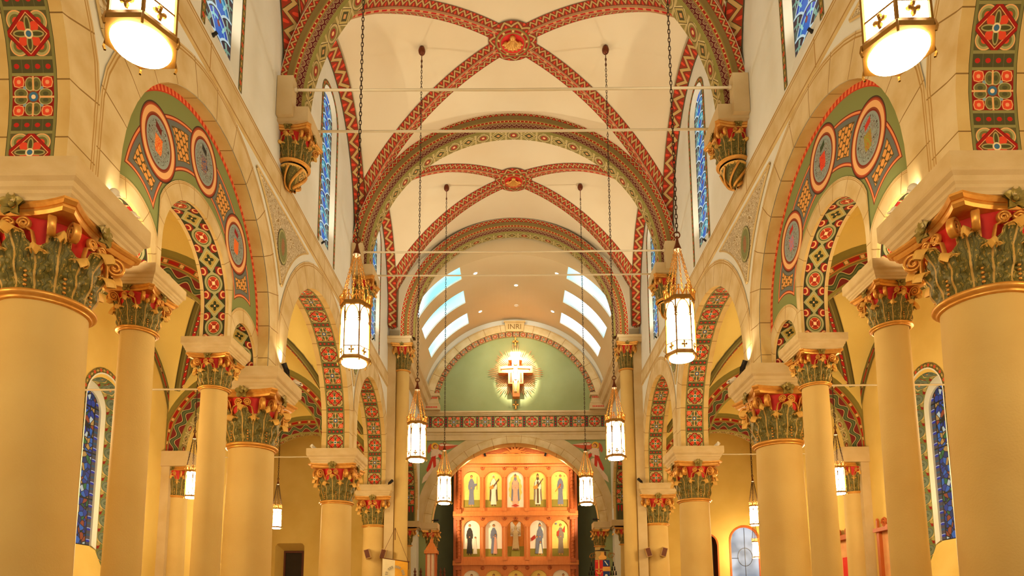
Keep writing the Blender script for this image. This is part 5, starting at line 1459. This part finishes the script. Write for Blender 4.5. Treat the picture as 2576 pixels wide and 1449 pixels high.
for e in (-1, 1): mb.face([(e * 0.04, 0.13, zz(zb + 0.95)), (e * 0.24, 0.13, zz(zb + 0.95)), (e * 0.24, 0.13, zz(zt - 0.1)), (e * 0.16, 0.13, zz(zt - 0.05)), (e * 0.04, 0.13, zz(zt - 0.22))], None, 10)
mb.build('statue_niche', PAL, RD_)
st = thing('statue', 'small robed statue with raised arms standing in the middle niche of the altar screen', 'statue', (0, 31.4 + 0.0, zb + 0.3))
mb = MB(); mb.lathe([(0.001, 0), (0.17, 0.0), (0.165, 0.1), (0.13, 0.4), (0.12, 0.6), (0.14, 0.75), (0.13, 0.85), (0.06, 0.92), (0.05, 0.95), (0.075, 0.99), (0.08, 1.04), (0.06, 1.1), (0.001, 1.13)], 16, (0, 0.03, 0), sy=0.6)
for e in (-1, 1):
    mb.tube([(e * 0.11, 0.02, 0.82), (e * 0.22, 0.0, 0.72), (e * 0.2, -0.02, 0.9), (e * 0.16, -0.02, 1.0)], [0.055, 0.05, 0.04, 0.025], 8)
    mb.tube([(e * 0.08, -0.02, 0.04), (e * 0.09, -0.1, 0.03)], 0.035, 6)
mb.build('figure', PM('statue_paint', '#b89a6a', '#a0845a'), st, True)

# ------------------------------------------------------------------ smaller things along the bottom edge
B = thing('banner', 'hanging banner half cream half yellow with grey emblem, left of the altar', 'banner', (-4.12, 23.2, 1.65))
mb = MB()
def bpt(u, v):
    x = -0.42 + 0.86 * u; return (x, 0.03 * math.sin(u * 9) * (0.3 + v), 0.26 - 0.13 * u - 1.6 * v)
for half, m in ((0, 0), (1, 1)):
    mb.grid([[bpt(half * 0.5 + 0.5 * i / 8, j / 8) for i in range(9)] for j in range(9)], None, m)
mb.build('cloth', [PM('cream_cloth', '#e8dcb8', '#dccfa6'), PM('yellow_cloth', '#e8b03c', '#d89c2c')], B, True)
clo = [c for c in B.children if c.name.startswith('cloth')][0] if B.children else B
mb = MB()
for i in range(14):
    a = PI * (i + 0.5) / 14
    if i % 4 == 3: continue
    for r0, r1 in ((0.25, 0.34),):
        q = [(r0, a - 0.085), (r1, a - 0.085), (r1, a + 0.085), (r0, a + 0.085)]
        mb.face([(0.02 + r * math.cos(t), -0.04, -0.32 + r * math.sin(t)) for r, t in q])
mb.build('emblem', PM('grey_print', '#9a927c', '#a89e84'), clo)
mb = MB(); mb.tube([(-0.48, 0, 0.285), (0.46, 0, 0.14)], 0.014, 6); mb.ball((0.47, 0, 0.14), 0.03); mb.ball((-0.49, 0, 0.285), 0.03); mb.tube([(0.47, 0, 0.12), (0.475, 0, -0.12)], 0.012, 5)
mb.build('crossbar', M['woodb'], B)
mb = MB(); mb.tube([(-0.02, 0.08, 1.32), (0.46, 0, 0.14)], 0.006, 4); mb.tube([(-0.02, 0.08, 1.32), (-0.02, 0.1, 0.9)], 0.014, 5); mb.tube([(-0.02, 0.08, 1.32), (-0.48, 0, 0.285)], 0.006, 4)
mb.build('cord', M['woodb'], B)

T_ = thing('shrine_lantern', 'wooden lantern shrine with hipped roof and small cross, left of the altar screen', 'shrine', (-3.22, 26.0, -EZ))
mb = MB()
for x in (-0.17, 0.17):
    for y in (-0.17, 0.17): mb.box(x - 0.03, x + 0.03, y - 0.03, y + 0.03, 2.6, zz(2.32))
mb.box(-0.21, 0.21, -0.21, 0.21, 2.5, 2.6); mb.box(-0.06, 0.06, -0.06, 0.06, 0.1, 2.5); mb.box(-0.3, 0.3, -0.3, 0.3, 0, 0.1)
mb.box(-0.015, 0.015, -0.185, -0.155, 2.6, zz(2.32)); mb.build('frame', M['woodd'], T_)
mb = MB(); r = [(0.25, zz(2.3)), (0.25, zz(2.42)), (0.22, zz(2.44)), (0.08, zz(2.72)), (0.06, zz(2.74)), (0.06, zz(2.82)), (0.02, zz(2.9))]
mb.grid([[(a * x, a * y, z) for x, y in ((-1, -1), (1, -1), (1, 1), (-1, 1))] for a, z in r], None, 0, cu=True); mb.build('roof', M['wood'], T_)
mb = MB(); mb.box(-0.018, 0.018, -0.018, 0.018, zz(2.88), zz(3.2)); mb.box(-0.1, 0.1, -0.018, 0.018, zz(3.05), zz(3.09)); mb.ball((-0.1, 0, zz(3.07)), 0.03); mb.ball((0.1, 0, zz(3.07)), 0.03); mb.ball((0, 0, zz(3.21)), 0.03); mb.build('cross', M['wood'], T_)
mb = MB(); mb.box(-0.14, 0.14, -0.14, 0.14, 2.62, zz(2.3)); mb.build('panes', PM('cream_panes', '#e8d2b0', '#d8b894'), T_)
for i, (x, nm) in enumerate(((-3.99, 'outermost left'), (-3.76, 'just left of the shrine lantern'), (-2.98, 'just right of the shrine lantern'), (-2.83, 'nearest the altar screen'))):
    t = thing('carved_finial', 'dark wooden finial tip rising from the bottom edge, %s' % nm, 'finial', (x, 27.0, -EZ), group='dark finials')
    MB().lathe([(0.05, 0), (0.05, zz(1.6)), (0.02, zz(1.62)), (0.05, zz(1.66)), (0.055, zz(1.71)), (0.02, zz(1.76)), (0.028, zz(1.79)), (0.001, zz(1.86))], 10).build('post', M['woodb'], t, True)

H_ = thing('heraldic_shield', 'coat of arms in red and blue with black tassels, right of the altar screen', 'coat of arms', (3.42, 26.0, -EZ))
mb = MB(); hx = lambda a: (1460 + a / 12.17 - 1297) * 0.01505 - 3.42 + 0.0; hz = lambda b: zz(2.01 + (1410 - (1330 + b / 12.17)) * 0.0153)
def hp(mb, pts, d, m=0, t=0.02): mb.prism([(hx(a), hz(b)) for a, b in pts], -d - t, -d, m)
hp(mb, [(455, 960), (910, 960), (910, 1500), (850, 1750), (690, 1900), (520, 1750), (455, 1500)], 0)
mb.build('board', M['red'], H_)
mb = MB(); hp(mb, [(700, 962), (905, 962), (905, 1155), (700, 1155)], 0.02, 0, 0.006); hp(mb, [(700, 1300), (905, 1300), (905, 1500), (850, 1740), (700, 1880)], 0.02, 0, 0.006); mb.build('blue_quarters', PM('heraldic_blue', '#23366a', '#2c4880'), H_)
mb = MB(); hp(mb, [(690, 1165), (920, 1165), (920, 1295), (690, 1295)], 0.02, 0, 0.008); hp(mb, [(555, 965), (590, 965), (590, 1600), (555, 1600)], 0.021, 0, 0.008); hp(mb, [(465, 1225), (690, 1225), (690, 1250), (465, 1250)], 0.021, 0, 0.008); hp(mb, [(480, 1300), (510, 1300), (590, 1420), (570, 1440)], 0.021, 0, 0.008); hp(mb, [(650, 1300), (680, 1300), (580, 1440), (560, 1420)], 0.021, 0, 0.008); hp(mb, [(475, 1000), (545, 1000), (545, 1010), (475, 1010)], 0.021, 0, 0.008)
mb.build('gold_charges', M['gold'], H_)
mb = MB(); hp(mb, [(740, 990), (770, 985), (860, 1110), (840, 1135)], 0.027, 0, 0.006); hp(mb, [(750, 1430), (770, 1390), (820, 1390), (840, 1430), (820, 1470), (770, 1470)], 0.027, 0, 0.006); mb.build('white_charges', M['white'], H_)
mb = MB(); mb.lathe([(0.001, 0.09), (0.07, 0.085), (0.09, 0.02), (0.3, 0.0), (0.3, -0.012), (0.001, -0.02)], 20, (hx(690), 0, hz(665)), sy=0.6); mb.build('hat', M['black'], H_)
mb = MB(); hp(mb, [(600, 940), (560, 870), (640, 800), (640, 720), (740, 720), (740, 800), (830, 870), (790, 940)], 0.0); mb.build('cross_top', M['gold'], H_)
mb = MB()
for e, c in ((-1, 350), (1, 1020)):
    for row, n in enumerate((1, 2, 3)):
        for k in range(n):
            a = c + (k - (n - 1) / 2) * 78; z = hz(1060 + row * 140)
            mb.lathe([(0.001, 0.06), (0.02, 0.05), (0.025, 0.03), (0.018, 0.02), (0.035, -0.1), (0.001, -0.1)], 8, (hx(a), -0.01, z))
mb.build('tassels', M['black'], H_, True)
mb = MB()
for e, c in ((-1, 400), (1, 950)):
    for q in range(3): mb.tube([(hx(c + e * q * 12 + 90 * math.cos(t * 0.5 + q)), -0.01 + 0.004 * q, hz(820 + 75 * math.sin(t * 0.5 + q * 0.7))) for t in range(13)], 0.007, 4)
    mb.tube([(hx(690 + e * 180), 0, hz(680)), (hx(c), -0.01, hz(760)), (hx(c - 0 + (-50 if e < 0 else 70)), -0.01, hz(1000))], 0.007, 4)
mb.build('cords', M['goldd'], H_)
mb = MB(); mb.box(-0.03, 0.03, 0.02, 0.06, 0, hz(700)); mb.box(-0.25, 0.25, -0.2, 0.28, 0, 0.06); mb.build('stand', M['woodb'], H_)

for s in (-1, 1):
    for e, nm in ((-1, 'outer'), (1, 'inner')):
        x = s * 4.86 - s * e * 0.26
        x = s * (4.86 - e * 0.27)
        t = thing('speaker', 'small tilted wall speaker on the last column, %s side, %s one' % (SIDE[s], nm), 'speaker', (x, 23.68, 2.1), group='column speakers')
        t.rotation_euler = (0.0, -s * e * 0.28, 0)
        MB().box(-0.09, 0.09, -0.2, 0.0, -0.16, 0.16).build('case', M['speaker'], t)
        MB().box(-0.075, 0.075, -0.21, -0.2, -0.14, 0.14).build('grille', M['woodb'], t)
        mb = MB(); mb.tube([(0, 0, 0), (s * e * 0.08, 0.14, -0.02)], 0.025, 6); mb.build('bracket', M['black'], t)
def spotlight(loc, aim, label, m, energy=0, size=1.0, col=(1.0, 0.78, 0.5), k=1.0):
    t = thing('spotlight', label, 'spotlight', loc, group='ledge spotlights')
    q = (Vector(aim) - Vector(loc)).to_track_quat('-Z', 'Y'); t.rotation_mode = 'QUATERNION'; t.rotation_quaternion = q
    MB().lathe([(0.03, 0.12), (0.045, 0.1), (0.05, -0.08), (0.055, -0.1), (0.045, -0.1), (0.04, -0.07), (0.001, -0.06)], 16).build('can', m, t, True)
    mb = MB(); mb.tube([(0.055, 0, 0), (0.075, 0, 0.05), (0, 0, 0.17)], 0.012, 5); mb.tube([(-0.055, 0, 0), (-0.075, 0, 0.05), (0, 0, 0.17)], 0.012, 5); mb.ball((0, 0, 0.17), 0.025); mb.build('bracket', m, t)
    if energy:
        l = bpy.data.lights.new('spot_lamp', 'SPOT'); l.energy = energy; l.color = col; l.spot_size = math.radians(size); l.spot_blend = 0.6; l.shadow_soft_size = 0.05
        lo = bpy.data.objects.new('spot_lamp', l); COL.objects.link(lo); lo.parent = t; lo.location = (0, 0, -0.115)
    t.scale = (k, k, k)
for s in (-1, 1):
    spotlight((s * 4.5, 7.5, ZS + 0.16), (s * 5.3, 8.6, 5.2), 'small white spotlight on the ledge of the nearest %s column, farther one' % SIDE[s], M['white'], 60, 100)
    spotlight((s * 4.44, 7.02, ZS + 0.12), (s * 5.4, 9.3, 6.6), 'small white spotlight on the ledge of the nearest %s column, nearer one' % SIDE[s], M['white'], 12, 90)
    spotlight((s * 5.6, 7.35, ZS + 0.16), (s * 7.6, 10.0, 7.2), 'added white spotlight behind the nearest %s column, brightening the aisle vault' % SIDE[s], M['white'], 150, 120)  # added lamp, mostly out of view, to brighten the aisle vault
    spotlight((s * 4.5, 12.9, ZS + 0.3), (s * 5.2, 12.0, 7.0), 'small black spotlight on the ledge of the second %s column' % SIDE[s], M['black'], 60, 90)
    spotlight((s * 4.36, 13.2, ZS + 0.1), (s * 7.3, 15.5, 6.5), 'small white spotlight cluster at the edge of the second %s column ledge' % SIDE[s], M['white'], 130, 125)
    spotlight((s * 5.62, 18.6, ZS + 0.12), (s * 7.3, 16.0, 6.5), 'small white spotlight behind the third %s arcade arch' % SIDE[s], M['white'], 60, 125)
    spotlight((s * 4.36, 23.5, ZS + 0.1), (s * 2.0, 29.0, 9.0), 'tiny black spotlight on the last %s column ledge' % SIDE[s], M['black'])
    spotlight((s * 1.42, 31.2, 7.42), (s * 0.6, 31.0, 4.5), 'tiny black spotlight on top of the altar screen, %s' % SIDE[s], M['black'])
    spotlight((s * 3.5, 29.75, 4.12), (s * 1.0, 31.4, 4.6), 'added spotlight on the altar arch impost, lighting the lower niches, %s' % SIDE[s], M['black'], 330, 95)  # added lamp that lifts the lower rows of the altar screen

for s in (-1, 1):
    for k, yc in WIN:
        spotlight((s * 4.6, yc - 0.3, 8.9), (-s * 1.6, yc, 14.4), 'small black floodlight on the window sill, %s clerestory, %s' % (SIDE[s], {1: 'nearest bay', 2: 'middle bay', 3: 'far bay'}[k]), M['black'], FLOOD * {1: 0.8, 2: 0.85, 3: 1.35}[k], 150, (1.0, 0.91, 0.72), 0.5)
# ------------------------------------------------------------------ lamps of the chancel downlights, added lamps behind the altar arch
def spot(loc, aim, e, deg, col=(1.0, 0.8, 0.55), name='downlight_lamp', r=0.06, blend=0.6):
    l = bpy.data.lights.new(name, 'SPOT'); l.energy = e; l.color = col; l.spot_size = math.radians(deg); l.spot_blend = blend; l.shadow_soft_size = r
    o = bpy.data.objects.new(name, l); COL.objects.link(o); o.location = loc
    o.rotation_mode = 'QUATERNION'; o.rotation_quaternion = (Vector(aim) - Vector(loc)).to_track_quat('-Z', 'Y')
    return o
for x in (-1.5, 1.66): spot((x, 25.0, 12.98), (-x * 0.5, 29.8, 10.6), 800, 75, (1.0, 0.86, 0.62), r=0.1, blend=1.0)
spot((0.08, 26.5, 13.33), (0.09, 29.7, 10.9), 16000, 30, (1.0, 0.86, 0.64), r=0.04, blend=1.0)
for x in (-2.1, -0.8, 0.8, 2.1): spot((x, 30.3, AZ + math.sqrt(AR ** 2 - x * x) - 0.1), (x * 0.9, 31.5, 6.0), 85, 170, (1.0, 0.74, 0.44), 'added_screen_lamp', 0.08)  # unseen lamps added behind the arch to light the wooden screen

# ------------------------------------------------------------------ lift everything from eye height to the floor
for o in list(S.objects):
    if o.parent is None and o is not cam:
        o.location.z += EZ
